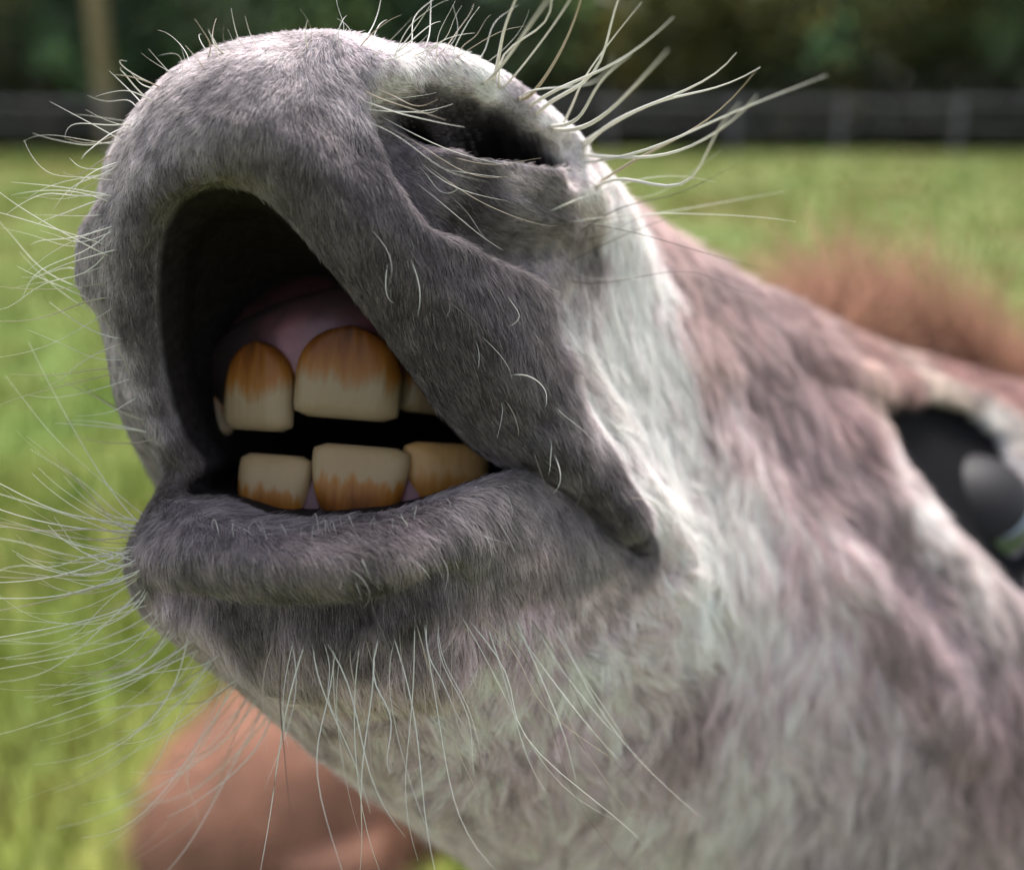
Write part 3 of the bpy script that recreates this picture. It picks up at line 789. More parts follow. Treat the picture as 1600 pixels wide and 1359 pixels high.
BODY_V = dl(flat)
BF = []
for j in range(NV - 1):
    a0 = j * NU; a1 = a0 + NU
    for i in range(NU):
        i2 = (i + 1) % NU
        BF.append((a0 + i, a0 + i2, a1 + i2, a1 + i) if not FLIP else (a0 + i, a1 + i, a1 + i2, a0 + i2))
BF.append(tuple(range(NU)) if FLIP else tuple(range(NU - 1, -1, -1)))
BF.append(tuple((NV - 1) * NU + i for i in (range(NU - 1, -1, -1) if FLIP else range(NU))))
# legs, part of the same body
legs = []
for (fx, fy, front) in ((0.80, 1.15, 1), (0.98, 0.97, 1), (1.40, 1.75, 0), (1.60, 1.56, 0)):
    k = 0.0 if front else 0.06
    p = np.array([[fx, fy, .70], [fx - .01, fy, .52], [fx - .015 + k * .3, fy + k * .3, .38], [fx + k, fy + k, .33 if front else .36], [fx + k * .8, fy + k * .8, .2], [fx + k * .8, fy + k * .8, .10], [fx + k * .7 - .02, fy + k * .7 - .02, .05], [fx + k * .7 - .03, fy + k * .7 - .03, 0.0]]) - base_w
    legs.append(tube_arrays(p, [.11, .085, .055, .05, .034, .038, .045, .052], 14))
n0 = len(BODY_V)
LV, LF = join_arrays(legs)
allV = np.concatenate([BODY_V, LV])
allF = BF + [tuple(i + n0 for i in f) for f in LF]
body = mesh_obj('body', allV, allF, M['hide'], donkey)
ca = body.data.color_attributes.new('hide_colour', 'FLOAT_COLOR', 'POINT')
cc = np.ones((len(allV), 4), np.float32)
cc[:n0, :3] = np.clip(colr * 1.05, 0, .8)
cc[n0:, :3] = bodyc
ca.data.foreach_set('color', cc.ravel())

# ------------------------------------------------------------------ fur
def hair_object(name, P, rad, colr, mat, parent):
    n, k = P.shape[:2]
    hc = bpy.data.hair_curves.new(name)
    hc.add_curves([k] * n)
    hc.attributes['position'].data.foreach_set('vector', P.reshape(-1).astype(np.float32))
    ra = hc.attributes.get('radius') or hc.attributes.new('radius', 'FLOAT', 'POINT')
    ra.data.foreach_set('value', rad.reshape(-1).astype(np.float32))
    a = hc.attributes.new('strand', 'FLOAT_COLOR', 'CURVE')
    c4 = np.ones((n, 4), np.float32); c4[:, :3] = colr
    a.data.foreach_set('color', c4.ravel())
    hc.materials.append(mat)
    o = bpy.data.objects.new(name, hc)
    col.objects.link(o)
    o.parent = parent
    return o

def grow_fur(nh):
    # quads of the head, weighted by area; the side turned away needs fewer strands
    r0 = int(np.argmax(ROWS >= 4.2)); r1 = int(np.argmax(ROWS >= 13.0))
    a = GR[r0:r1, :, :]; b = GR[r0 + 1:r1 + 1]
    a2 = np.roll(a, -1, 1); b2 = np.roll(b, -1, 1)
    area = np.linalg.norm(np.cross(a2 - a, b - a), axis=2)
    facing = (NRM[r0:r1] * (-a / np.linalg.norm(a, axis=2)[..., None])).sum(2)
    PX, PY = proj(a)
    inframe = (PX > -60) & (PX < 1700) & (PY < 1450)
    lw = lenr.reshape(NV, NU)[r0:r1]
    bald = np.maximum(NOSTRIL * 1.6, EYEHOLE)[r0:r1]
    bald = np.where(ROWS[r0:r1, None] + 0.85 * lowlip.reshape(NV, NU)[r0:r1] < 5.05, 1.0, bald)
    dens = np.where(bald > 0.3, 0.0, 1.0) * np.where(facing > -0.25, 1.0, 0.12) * np.where(inframe, 1.0, 0.15) * np.clip(0.62 / lw, 0.40, 1.8) * (0.23 / a[..., 1])
    p = (area * dens).ravel(); p /= p.sum()
    q = rng.choice(len(p), nh, p=p)
    qi, qj = np.unravel_index(q, area.shape)
    u = rng.random(nh)[:, None]; v = rng.random(nh)[:, None]
    root = (a[qi, qj] * (1 - u) + a2[qi, qj] * u) * (1 - v) + (b[qi, qj] * (1 - u) + b2[qi, qj] * u) * v
    nr = NRM[r0:r1][qi, qj]
    wr = (np.stack([vnoise(root + 3, 90), vnoise(root + 9, 90), vnoise(root + 17, 90)], 1) - 0.5) * 0.010
    c = lookup(root + wr)[0]
    _, ln, cb, lf = lookup(root, 3.5)
    # comb with swirls
    sw = (np.stack([vnoise(root + 31, 60), vnoise(root + 47, 60), vnoise(root + 71, 60)], 1) - 0.5)
    sw2 = (np.stack([vnoise(root + 11, 220), vnoise(root + 27, 220), vnoise(root + 51, 220)], 1) - 0.5)
    swk = (0.35 + 0.65 * sm(0.4, 0.9, ln))[:, None]
    cb = cb + (sw * 1.0 + sw2 * 1.3) * swk
    cb -= nr * (cb * nr).sum(1)[:, None]
    cb /= np.linalg.norm(cb, axis=1)[:, None] + 1e-9
    jit = rng.normal(size=(nh, 3)) * 0.16
    ln = ln * 0.01 * (0.55 + 0.75 * rng.random(nh))
    lf = lf + (vnoise(root + 5, 150) - 0.5) * 0.25
    K = 5
    s = np.linspace(0, 1, K)
    P = np.empty((nh, K, 3))
    for j, t in enumerate(s):
        dirv = nr * (lf * t * (1.35 - 0.75 * t))[:, None] + cb * (t * (0.35 + 0.65 * t)) + jit * (t * t)
        P[:, j] = root + dirv * ln[:, None]
    # locks: tips drawn together
    ncl = nh // 14
    cidx = rng.choice(nh, ncl, replace=False)
    kd = kdtree.KDTree(ncl)
    for i, ci in enumerate(cidx): kd.insert(root[ci], i)
    kd.balance()
    near = np.fromiter((kd.find(r)[1] for r in root), int, nh)
    g = cidx[near]
    cl = np.clip(ln / 0.010, 0.3, 1.0) * 0.55
    for j, t in enumerate(s):
        P[:, j] += ((P[g, j] - P[:, j]) * (cl * t ** 1.5)[:, None])
    # colour: salt and pepper, locks differing a little
    roan = sm(0.006, 0.014, ln)
    tone = 0.80 + 0.40 * rng.random(nh) + (0.45 + 0.50 * roan) * (rng.random(nh)[g] - 0.5) + 0.8 * (vnoise(root + 13, 300) - 0.5)
    pale = rng.random(nh) < 0.07
    c = c * np.clip(tone, 0.3, 1.8)[:, None]
    dk = (rng.random(nh) < 0.10)
    c = np.where(dk[:, None], c * 0.35, c)
    c = np.where(pale[:, None], c * 0.5 + np.array([.36, .345, .32]) * 0.5, c)
    c = np.clip(c * 1.55, 0.006, 0.90) * np.array([1.01, 0.985, 0.945])
    rad = np.empty((nh, K))
    r00 = (0.000050 + 0.000022 * sm(0.004, 0.016, ln)) * (0.8 + 0.5 * rng.random(nh))
    for j, t in enumerate(s): rad[:, j] = r00 * (1 - 0.75 * t ** 2)
    o = hair_object('fur', dl(P), rad, c, M['fur'], donkey)
    o['kind'] = 'stuff'
    o['label'] = 'short dense grey, white and rusty coat'
if FUR:
    grow_fur(420000)

# ------------------------------------------------------------------ teeth, gums
def tooth(name, cx, cy, d, wpx, hpx, yaw, roll, upper, mat, parent, arch=0.55, thick=0.0085, tilt=0.0):
    c = at(cx, cy, d)
    w = wpx / FPX * d * 0.01; h = hpx / FPX * d * 0.01
    nr_, ns = 18, 28
    V, hv = [], []
    for i in range(nr_ + 1):
        v = i / nr_                                   # 0 gum, 1 biting edge
        g = math.sqrt(max(0.0, 1 - max(0.0, (arch - v) / arch) ** 2.2))
        wv = w / 2 * max(0.10, g)
        tv = thick / 2 * (1.0 - 0.35 * v)
        e = max(0.0, (v - 0.90) / 0.10)
        k = math.sqrt(max(0.0, 1 - e * e)) * 0.22 + 0.78 if e > 0 else 1
        if i == nr_: k = 0.72
        z = (0.5 - v) * h if upper else (v - 0.5) * h
        bow = -0.0016 * math.sin(v * 2.4)
        for j in range(ns):
            a = 2 * math.pi * j / ns
            ca_, sa_ = math.cos(a), math.sin(a)
            x = math.copysign(abs(ca_) ** 0.55, ca_) * wv * k
            y = math.copysign(abs(sa_) ** 0.7, sa_) * tv * (k if e == 0 else k * 0.9)
            y += 0.10 * x * x / (w / 2)
            if y < 0: y += 0.0004 * math.cos(x / w * 9)
            V.append((x, y + bow, z)); hv.append(v)
    F = [(i * ns + j, i * ns + (j + 1) % ns, (i + 1) * ns + (j + 1) % ns, (i + 1) * ns + j) for i in range(nr_) for j in range(ns)]
    if upper: F = [f[::-1] for f in F]
    top = tuple(range(ns)); bot = tuple(nr_ * ns + j for j in range(ns))
    F.append(top if upper else top[::-1]); F.append(bot[::-1] if upper else bot)
    o = mesh_obj(name, V, F, mat, parent)
    ha = o.data.attributes.new('height', 'FLOAT', 'POINT')
    ha.data.foreach_set('value', hv)
    Rl = Matrix.Rotation(yaw, 3, 'Z') 
    Rr = Matrix.Rotation(roll, 3, 'Y')
    Rt = Matrix.Rotation(tilt, 3, 'X')
    Rp = Matrix.Rotation(-PITCH, 3, 'X')
    o.matrix_basis = Matrix.Translation(Vector(dl(c))) @ (Rp @ Rr @ Rl @ Rt).to_4x4()
    return o
def blob(name, ctrl, mat, parent, nu=28, nv=18):
    """closed rounded body through sections: each (x, y, d, half width px, half height px, half depth cm)"""
    V = []
    n = len(ctrl)
    P = np.array([at(*c[:3]) for c in ctrl]); S = np.array([[c[3] / FPX * c[2] * .01, c[4] / FPX * c[2] * .01, c[5] * .01] for c in ctrl])
    return P, S

def gum_mesh(name, path, ru, rd, mat, parent, peaks=()):
    """ridge of gum along an arc: path of bearings, ru = half height px, rd = half depth cm"""
    P = np.array([at(*p) for p in path])
    t = np.linspace(0, 1, len(P)); q = np.linspace(0, 1, 40)
    C3 = np.stack([np.interp(q, t, P[:, i]) for i in range(3)], 1)
    for _ in range(6): C3[1:-1] = (C3[:-2] + 2 * C3[1:-1] + C3[2:]) / 4
    hh = np.interp(q, np.linspace(0, 1, len(ru)), ru) / FPX * C3[:, 1]
    dd = np.interp(q, np.linspace(0, 1, len(rd)), rd) * 0.01
    seg = 22; V = []
    for i in range(40):
        tg = C3[min(39, i + 1)] - C3[max(0, i - 1)]; tg /= np.linalg.norm(tg)
        up = np.array([0, 0, 1.0]); bk = np.cross(tg, up); bk /= np.linalg.norm(bk); up = np.cross(bk, tg)
        endk = min(1.0, math.sqrt(max(0.02, 1 - (abs(q[i] - .5) * 2) ** 6)))
        for j in range(seg):
            a = 2 * math.pi * j / seg
            ca_, sa_ = math.cos(a), math.sin(a)
            V.append(C3[i] + bk * ca_ * dd[i] * endk + up * math.copysign(abs(sa_) ** .8, sa_) * hh[i] * endk)
    V = np.array(V)
    pv, pf = [], []
    V += (np.stack([vnoise(V + s, 260) for s in (1, 5, 9)], 1) - .5) * 0.0012
    F = [(i * seg + j, i * seg + (j + 1) % seg, (i + 1) * seg + (j + 1) % seg, (i + 1) * seg + j) for i in range(39) for j in range(seg)]
    F.append(tuple(range(seg - 1, -1, -1))); F.append(tuple(39 * seg + j for j in range(seg)))
    parts = [(V, F)]
    for (x, y, d, wx, hy, dz_) in peaks:           # points of gum rising between the teeth
        c = at(x, y, d); m, rn = 14, 10; PV = []
        for i in range(rn + 1):
            v = i / rn
            k = math.sqrt(max(0.0, 1 - v ** 1.6)) if i < rn else 0.03
            for j in range(m):
                a = 2 * math.pi * j / m
                PV.append(c + np.array([math.cos(a) * wx * k, math.sin(a) * dz_ * FPX / d * k, 0]) / FPX * d * .01 + np.array([0, -0.0028 * v if hy < 0 else 0.0, hy * v / FPX * d * .01]))
        PF = [(i * m + j, i * m + (j + 1) % m, (i + 1) * m + (j + 1) % m, (i + 1) * m + j) for i in range(rn) for j in range(m)]
        PF.append(tuple(range(m - 1, -1, -1))); PF.append(tuple(rn * m + j for j in range(m)))
        if hy < 0: PF = [f[::-1] for f in PF]
        parts.append((np.array(PV), PF))
    V, F = join_arrays(parts)
    o = mesh_obj(name, dl(V), F, mat, parent)
    gx, gy = proj(V)
    gdark = np.clip(sm(455, 385, gx + 40 * (vnoise(V, 300) - .5)) + sm(590, 680, gx) + 0.85 * sm(520, 470, gy + 30 * (vnoise(V + 2, 350) - .5)), 0, 1) if name == 'upper_gum' else np.zeros(len(V))  # upper gum darker towards its top and both ends
    o.data.attributes.new('gum_darkness', 'FLOAT', 'POINT').data.foreach_set('value', gdark.astype(np.float32))
    return o
def mouth():
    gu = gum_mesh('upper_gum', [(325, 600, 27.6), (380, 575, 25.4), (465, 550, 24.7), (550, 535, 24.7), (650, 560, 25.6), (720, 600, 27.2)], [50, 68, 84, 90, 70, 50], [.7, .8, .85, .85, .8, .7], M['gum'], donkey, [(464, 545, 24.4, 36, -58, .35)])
    pal = gum_mesh('palate', [(340, 600, 29), (420, 560, 28.2), (520, 520, 28.0), (620, 530, 28.4), (720, 600, 29.5)], [50, 85, 105, 100, 60], [1.6, 2.4, 2.6, 2.4, 1.6], M['dark_gum'], donkey)
    gl = gum_mesh('lower_gum', [(350, 850, 27), (395, 835, 25.2), (480, 822, 24.4), (570, 815, 24.3), (680, 805, 25.0), (780, 800, 26.4)], [50, 52, 56, 58, 56, 50], [.7, .8, .85, .85, .8, .7], M['gum'], donkey, [(492, 812, 23.75, 36, 78, .35), (638, 808, 23.9, 34, 70, .35)])
    bpy_update()
    T = lambda *a, **k: tooth('incisor', *a, **k)
    T(546, 583, 23.9, 164, 144, 0.10, 0.08, True, M['tooth_upper'], gu)
    T(410, 604, 24.2, 122, 138, -0.42, 0.06, True, M['tooth_upper'], gu)
    T(664, 598, 25.2, 96, 96, 0.75, 0.1, True, M['tooth_upper'], gu)
    T(352, 630, 26.0, 60, 100, -1.0, 0.05, True, M['tooth_upper'], gu)
    T(561, 766, 23.6, 152, 140, 0.06, 0.08, False, M['tooth_lower'], gl, arch=.9)
    T(431, 780, 23.9, 128, 140, -0.38, 0.06, False, M['tooth_lower'], gl, arch=.9)
    T(695, 756, 24.4, 146, 128, 0.5, 0.06, False, M['tooth_stained'], gl, arch=.9)
mouth()

# ------------------------------------------------------------------ eye
def eye():
    ecen = at(1506, 820, 42.4)
    seg, rg = 40, 24
    R = 0.028
    V = [(0, 0, R)]
    for i in range(1, rg):
        for j in range(seg):
            th = math.pi * i / rg; ph = 2 * math.pi * j / seg
            V.append((R * math.sin(th) * math.cos(ph), R * math.sin(th) * math.sin(ph), R * math.cos(th)))
    V.append((0, 0, -R))
    F = [(0, 1 + j, 1 + (j + 1) % seg) for j in range(seg)]
    for i in range(rg - 2):
        for j in range(seg):
            F.append((1 + i * seg + j, 1 + (i + 1) * seg + j, 1 + (i + 1) * seg + (j + 1) % seg, 1 + i * seg + (j + 1) % seg))
    l = len(V) - 1
    F += [(l, 1 + (rg - 2) * seg + (j + 1) % seg, 1 + (rg - 2) * seg + j) for j in range(seg)]
    o = mesh_obj('eye', V, F, M['eye'], donkey)
    o.location = Vector(dl(ecen))
    o['label'] = 'glossy black eye reflecting the sky'
    # lids: shells hugging the ball
    for axis, lim, nm in (((-0.30, -0.42, 0.85), 0.60, 'upper_eyelid'), ((-0.45, -0.2, -0.85), 0.66, 'lower_eyelid')):
        ax = Vector(axis).normalized(); q = ax.to_track_quat('Z', 'Y')
        tmax = math.acos(lim); LV = []; n_, m_ = 14, 40
        for i in range(n_ + 1):
            th = 0.02 + (tmax - 0.02) * min(i, n_ - 2) / (n_ - 2)
            Rr = R * 1.07 if i <= n_ - 2 else (R * 1.035 if i == n_ - 1 else R * 0.985)
            for j in range(m_):
                ph = 2 * math.pi * j / m_
                LV.append(q @ Vector((Rr * math.sin(th) * math.cos(ph), Rr * math.sin(th) * math.sin(ph), Rr * math.cos(th))))
        LF = [(i * m_ + j, (i + 1) * m_ + j, (i + 1) * m_ + (j + 1) % m_, i * m_ + (j + 1) % m_) for i in range(n_) for j in range(m_)]
        LF.append(tuple(range(m_)))
        mesh_obj(nm, LV, LF, M['wet'], o)
eye()

# ------------------------------------------------------------------ whiskers
WR = np.random.default_rng(77)
def whisker(root, tip, bend, mat, r0):
    n = 14
    t = np.linspace(0, 1, n)[:, None]
    wob = WR.normal(size=3) * np.linalg.norm(tip - root) * 0.02
    P = root * (1 - t) + tip * t + bend * (4 * t * (1 - t)) + wob * np.sin(t * 6.283 * WR.uniform(.7, 1.4))
    V, F = tube_arrays(P, r0 * (1 - 0.8 * t[:, 0] ** 1.5), 5)
    if BRISTLE is not None:
        BRISTLE.append((V, F)); return
    mesh_obj('whisker', V, F, mat, donkey)
BRISTLE = None
def whisker_group(roots, n, v0, v1, bend=(0, 0), dz=(-1.5, 1.5), r0=0.00016, spread=0.22, dark=0.0, jitter=10, lenj=(0.6, 1.15), seed=0):
    r = np.random.default_rng(seed + 100)
    rp = np.array(roots, float)
    cum = np.concatenate([[0], np.cumsum(np.linalg.norm(np.diff(rp, axis=0), axis=1))]); cum /= cum[-1]
    for i in range(n):
        s = np.clip((i + r.random()) / n, 0, 1)
        x = np.interp(s, cum, rp[:, 0]) + r.normal() * jitter * .5; y = np.interp(s, cum, rp[:, 1]) + r.normal() * jitter * .5
        iv = snap(x, y)
        root = GR[iv] - NRM[iv] * 0.0008
        v = np.array(v0) * (1 - s) + np.array(v1) * s
        L = np.linalg.norm(v) * r.uniform(*lenj)
        a = math.atan2(v[1], v[0]) + r.normal() * spread
        d0 = root[1]
        dd = d0 + r.uniform(*dz) * 0.01
        rx, ry = proj(root)
        tip = np.array([(rx + math.cos(a) * L - 800) / FPX * dd, dd, (679.5 - ry - math.sin(a) * L) / FPX * dd])
        bv = np.array([bend[0], 0, -bend[1]]) / FPX * d0 * r.uniform(0.2, 1.3) + r.normal(size=3) * 0.0012
        whisker(dl(root), dl(tip), dl(bv) - dl(np.zeros(3)), M['whisker_dark'] if r.random() < dark else (M['whisker_tan'] if r.random() < .25 else M['whisker_pale']), r0 * r.uniform(.5, 1.5))
def whiskers():
    G_ = whisker_group
    G_([(205, 165), (260, 112), (330, 78), (400, 58)], 22, (-90, -40), (-20, -60), dz=(-1, 1), r0=.00012, seed=1)
    G_([(163, 390), (165, 300), (180, 215), (205, 165)], 28, (-200, 40), (-120, -10), bend=(0, 8), r0=.00013, spread=.3, seed=2)
    G_([(163, 380), (170, 520), (205, 630), (250, 715)], 24, (-230, 40), (-150, -70), bend=(0, 10), r0=.00013, spread=.42, dark=.1, seed=3)
    G_([(205, 800), (198, 850), (215, 910)], 38, (-270, -150), (-300, 10), bend=(10, 26), spread=.26, r0=.00014, lenj=(.4, 1.2), seed=4)
    G_([(215, 910), (260, 970), (330, 1040), (420, 1115)], 57, (-320, 60), (-220, 260), bend=(14, 34), spread=.22, r0=.00014, lenj=(.4, 1.2), seed=5)
    G_([(420, 985), (560, 985), (700, 970), (880, 960)], 40, (0, 330), (210, 330), bend=(-16, 12), dz=(-1.8, .3), spread=.16, r0=.00013, lenj=(.45, 1.25), dark=.08, seed=6)
    G_([(480, 62), (560, 70), (650, 80), (760, 112)], 26, (20, -60), (120, -110), dz=(-1, 2), spread=.3, r0=.00013, seed=7)
    G_([(760, 115), (850, 180), (920, 240), (955, 290)], 17, (130, -230), (350, -170), bend=(8, 16), dz=(-8, -4), r0=.00042, spread=.22, lenj=(.5, 1.2), seed=8)
    G_([(570, 130), (600, 190), (640, 270)], 16, (190, 20), (160, 90), bend=(10, 22), dz=(-1.4, .0), spread=.3, r0=.00011, lenj=(.4, 1.5), seed=9)
    G_([(850, 330), (900, 350), (900, 450)], 10, (330, -10), (280, -40), bend=(0, -22), dz=(-1.5, 2.5), spread=.2, dark=.5, r0=.00012, seed=10)
    G_([(600, 350), (720, 470), (800, 600), (900, 740), (960, 810)], 24, (40, 95), (25, 80), bend=(12, -4), dz=(-.6, -.15), r0=.00009, spread=.35, jitter=70, dark=.2, seed=11)
    global BRISTLE
    BRISTLE = []
    G_([(330, 828), (480, 832), (640, 812), (760, 775)], 30, (-10, -34), (-12, -30), bend=(-3, 0), dz=(-.3, .1), r0=.00006, spread=.3, seed=12)
    G_([(260, 840), (420, 850), (600, 840), (780, 800)], 40, (30, 60), (30, 56), bend=(6, -3), dz=(-.25, .0), r0=.000075, spread=.25, jitter=50, seed=13)
    V, F = join_arrays(BRISTLE)
    o = mesh_obj('lip_bristles', V, F, M['whisker_pale'], donkey); o['kind'] = 'stuff'
whiskers()

# ------------------------------------------------------------------ forelock, ears
def forelock():
    r = np.random.default_rng(9)
    n = 13000
    s = r.random(n)
    x = 1210 + 450 * s; y = 524 + 92 * s + np.abs(r.normal(size=n)) * 30 - 12; d = 45 + 11 * s + r.normal(size=n) * 1.8
    root = np.stack([at(a, b, c) for a, b, c in zip(x, y, d)])
    L = (0.015 + 0.035 * np.sin(np.clip(s, 0, 1) * math.pi) ** .5) * (0.35 + 1.15 * r.random(n) ** 2) * (0.6 + 0.9 * vnoise(root + 4, 70))
    dirv = np.stack([-0.25 + 0.5 * r.normal(size=n), -0.2 + .4 * r.normal(size=n), 1.0 + .2 * r.normal(size=n)], 1)
    dirv += (np.stack([vnoise(root + k, 60) for k in (2, 6, 10)], 1) - .5) * 1.6
    dirv /= np.linalg.norm(dirv, axis=1)[:, None]
    K = 4
    P = np.empty((n, K, 3))
    for j, t in enumerate(np.linspace(0, 1, K)):
        P[:, j] = root + dirv * (L * t)[:, None] + np.array([-0.35, -.2, -.25]) * (L * t * t)[:, None] * .6
    rad = np.tile(np.array([.00013, .00012, .0001, .00004]), (n, 1))
    c = np.array([.34, .19, .13]) * (0.35 + .7 * r.random(n) + .6 * vnoise(root + 8, 90))[:, None]
    o = hair_object('forelock', dl(P), rad, c, M['fur'], donkey)
    o['kind'] = 'stuff'
    o['label'] = 'fluffy reddish brown forelock on the brow'
forelock()
def ears():
    for sx, base, tip in ((1, np.array([0.30, 0.47, 1.135]), np.array([0.52, 0.56, 1.36])), (-1, np.array([0.36, 0.55, 1.140]), np.array([0.55, 0.72, 1.37]))):
        ax = tip - base
        n, seg = 16, 14
        V = []
        side = np.cross(ax, [0, 0, 1.0]); side /= np.linalg.norm(side); fr = np.cross(side, ax); fr /= np.linalg.norm(fr)
        for i in range(n):
            t = i / (n - 1)
            w = 0.036 * math.sin(math.pi * min(1, 0.22 + 0.78 * t)) ** 0.8 + 0.002
            for j in range(seg):
                a = 2 * math.pi * j / seg
                q = base + ax * t + side * math.cos(a) * w + fr * (math.sin(a) * 0.010 + 0.55 * w * math.cos(a) ** 2)
                V.append(q)
        F = [(i * seg + j, i * seg + (j + 1) % seg, (i + 1) * seg + (j + 1) % seg, (i + 1) * seg + j) for i in range(n - 1) for j in range(seg)]
        F.append(tuple(range(seg - 1, -1, -1))); F.append(tuple((n - 1) * seg + j for j in range(seg)))
        o = mesh_obj('ear', np.array(V) - base_w, F, M['hide'], donkey)
        c = o.data.color_attributes.new('hide_colour', 'FLOAT_COLOR', 'POINT')
        c.data.foreach_set('color', np.tile(np.array([.24, .17, .15, 1], np.float32), (len(V), 1)).ravel())
ears()

# ------------------------------------------------------------------ short coat on the bodies
def coat(o, n, cm, parent, keep=None, name='fur', lk=1.0):
    bpy_update()
    me = o.data
    N = np.empty(len(me.vertices) * 3, np.float32); me.vertices.foreach_get('normal', N); N = N.reshape(-1, 3).astype(float)
    VB = np.empty(len(me.vertices) * 3, np.float32); me.vertices.foreach_get('co', VB); VB = VB.reshape(-1, 3).astype(float)
    r = np.random.default_rng(41)
    tri = np.array([q.vertices[:4] for q in me.polygons if len(q.vertices) == 4])
    if keep is not None: tri = tri[keep[tri[:, 0]]]
    ar = np.linalg.norm(np.cross(VB[tri[:, 1]] - VB[tri[:, 0]], VB[tri[:, 3]] - VB[tri[:, 0]]), axis=1)
    q = r.choice(len(tri), n, p=ar / ar.sum()); u = r.random(n)[:, None]; w = r.random(n)[:, None]
    a, b_, c_, d_ = (VB[tri[q, i]] for i in range(4))
    root = (a * (1 - u) + b_ * u) * (1 - w) + (d_ * (1 - u) + c_ * u) * w
    nr = N[tri[q, 0]]
    cb = np.array([-.35, -.3, -.75]) + (np.stack([vnoise(root + k, 30) for k in (1, 7, 13)], 1) - .5) * 1.6
    cb -= nr * (cb * nr).sum(1)[:, None]; cb /= np.linalg.norm(cb, axis=1)[:, None] + 1e-9
    L = lk * (.014 + .016 * r.random(n))[:, None]
    P = np.stack([root, root + (nr * .35 + cb * .25) * L, root + (nr * .5 + cb * .9) * L], 1)
    rad = np.tile(np.array([.00028, .00022, .00006]), (n, 1))
    cl = cm[tri[q, 0], :3] * (0.25 + 1.0 * r.random(n) ** 1.3 + 0.7 * vnoise(root + 5, 40))[:, None]
    h = hair_object(name, P, rad, np.clip(cl * 1.3, 0, .8), M['fur'], parent); h['kind'] = 'stuff'
_keep = np.concatenate([rowv > 12.8, np.ones(len(LV), bool)])
coat(body, 60000, cc, donkey, _keep, 'body_fur')

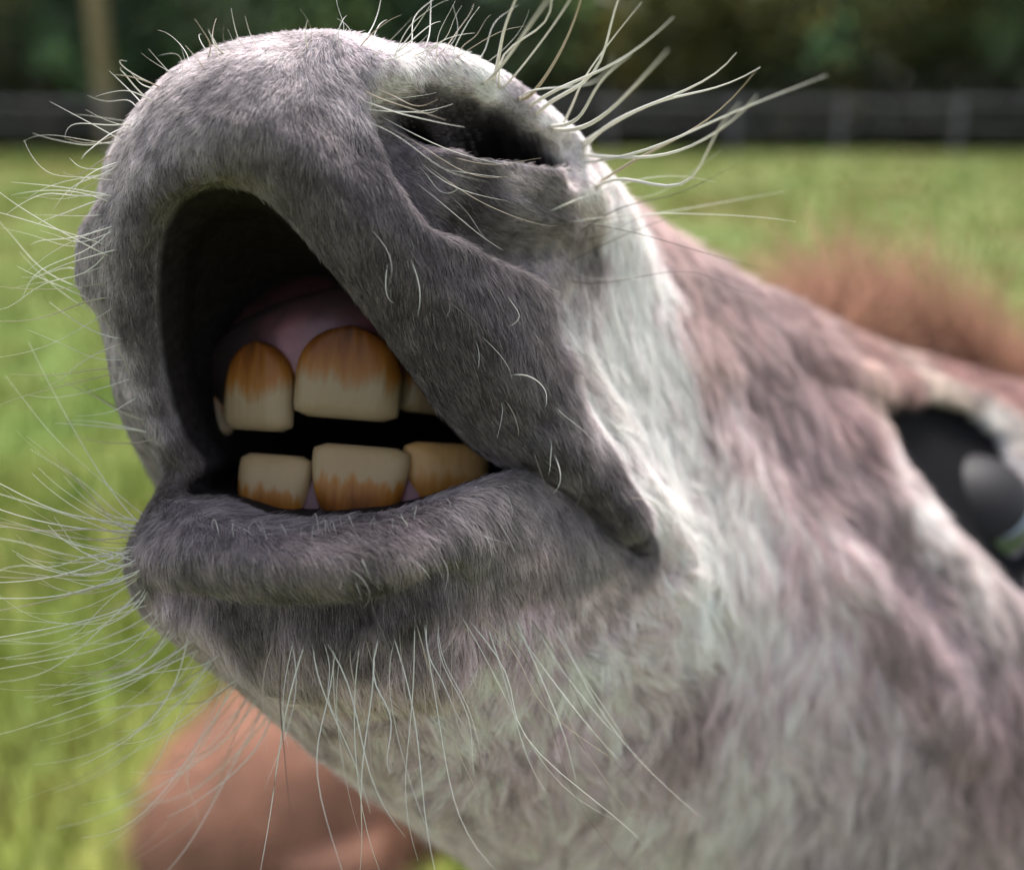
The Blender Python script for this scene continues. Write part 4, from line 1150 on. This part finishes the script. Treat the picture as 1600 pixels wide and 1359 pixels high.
# ------------------------------------------------------------------ the foal grazing below
def foal():
    base = np.array([-0.02, 1.20, 0.0])
    f = empty('donkey_foal', base)
    f.scale = (0.95, 0.95, 0.885)
    tag(f, 'reddish brown foal standing with lowered head behind the grey muzzle', 'donkey')
    ax = Vector((0.72, 0.69, 0)).normalized(); lf = Vector((0.69, -0.72, 0))
    st = [(-.44, -0.22, .46, .03, .03), (-.405, -.19, .47, .10, .09), (-.31, -.11, .49, .165, .155), (-.14, .03, .51, .185, .165), (.05, .2, .525, .165, .15), (.22, .36, .53, .165, .135),
          (.33, .46, .50, .14, .10), (.42, .55, .42, .10, .07), (.49, .62, .32, .08, .055), (.53, .655, .25, .075, .055), (.555, .68, .17, .06, .05), (.57, .70, .10, .042, .04), (.575, .705, .055, .03, .03), (.578, .707, .04, .008, .008)]
    seg = 40; rows = []
    P = np.array([q[:3] for q in st]); R = np.array([q[3:] for q in st])
    tt = np.linspace(0, len(st) - 1, 90)
    C = np.stack([np.interp(tt, range(len(st)), P[:, i]) for i in range(3)], 1); RR = np.stack([np.interp(tt, range(len(st)), R[:, i]) for i in range(2)], 1)
    for _ in range(5):
        C[1:-1] = (C[:-2] + 2 * C[1:-1] + C[2:]) / 4; RR[1:-1] = (RR[:-2] + 2 * RR[1:-1] + RR[2:]) / 4
    V = []
    for i in range(90):
        t = Vector(C[min(89, i + 1)] - C[max(0, i - 1)]).normalized()
        L = np.array(lf); U = np.array(Vector(lf).cross(t)); U = U if U[2] > 0 or i > 55 else -U
        if i <= 55 and U[2] < 0: U = -U
        for j in range(seg):
            a = 2 * math.pi * j / seg
            V.append(C[i] + U * math.cos(a) * RR[i, 0] + L * math.sin(a) * RR[i, 1])
    F = [(i * seg + j, i * seg + (j + 1) % seg, (i + 1) * seg + (j + 1) % seg, (i + 1) * seg + j) for i in range(89) for j in range(seg)]
    parts = [(np.array(V), F)]
    for (x, y, fr) in ((-.33, -.06, 0), (-.22, -.18, 0), (.17, .41, 1), (.28, .30, 1)):
        k = 0 if fr else -.04
        p = np.array([[x, y, .52], [x, y, .40], [x + k * .4, y + k * .4, .30], [x + k, y + k, .25], [x + k * .8, y + k * .8, .15], [x + k * .8, y + k * .8, .07], [x + k * .6 + .01, y + k * .6 + .01, .035], [x + k * .5 + .015, y + k * .5 + .015, 0.0]])
        parts.append(tube_arrays(p, [.085, .066, .042, .034, .024, .026, .032, .038], 14))
    V, F = join_arrays(parts)
    o = mesh_obj('body', V, F, M['hide'], f)
    cm = np.tile(np.array([.26, .135, .092, 1], np.float32), (len(V), 1))
    cm[:, :3] *= (0.55 + 0.5 * vnoise(V, 45) + 0.45 * vnoise(V + 3, 14))[:, None]
    lowk = sm(.30, .20, V[:, 2])[:, None]
    cm[:, :3] = cm[:, :3] * (1 - lowk) + np.array([.62, .55, .50]) * lowk
    c = o.data.color_attributes.new('hide_colour', 'FLOAT_COLOR', 'POINT'); c.data.foreach_set('color', cm.ravel())
    for sd in (-1, 1):
        b0 = np.array([.50, .63, .37]) + np.array(lf) * .045 * sd; e = b0 + np.array(lf) * .07 * sd + np.array([-.06, -.06, .12])
        V, F = tube_arrays(np.array([b0, b0 * .7 + e * .3, b0 * .3 + e * .7, e]), [.018, .026, .02, .004], 10)
        V[:, 2] = V[:, 2]
        e_ = mesh_obj('ear', V, F, M['hide'], f)
        c = e_.data.color_attributes.new('hide_colour', 'FLOAT_COLOR', 'POINT'); c.data.foreach_set('color', np.tile(np.array([.38, .2, .14, 1], np.float32), (len(V), 1)).ravel())
    V, F = tube_arrays(np.array([[-.36, -.15, .60], [-.395, -.19, .54], [-.405, -.20, .42], [-.40, -.20, .32]]), [.03, .026, .02, .026], 9)
    t = mesh_obj('tail', V, F, M['hide'], f)
    c = t.data.color_attributes.new('hide_colour', 'FLOAT_COLOR', 'POINT'); c.data.foreach_set('color', np.tile(np.array([.3, .16, .11, 1], np.float32), (len(V), 1)).ravel())
    coat(o, 36000, cm, f, lk=1.6)
foal()
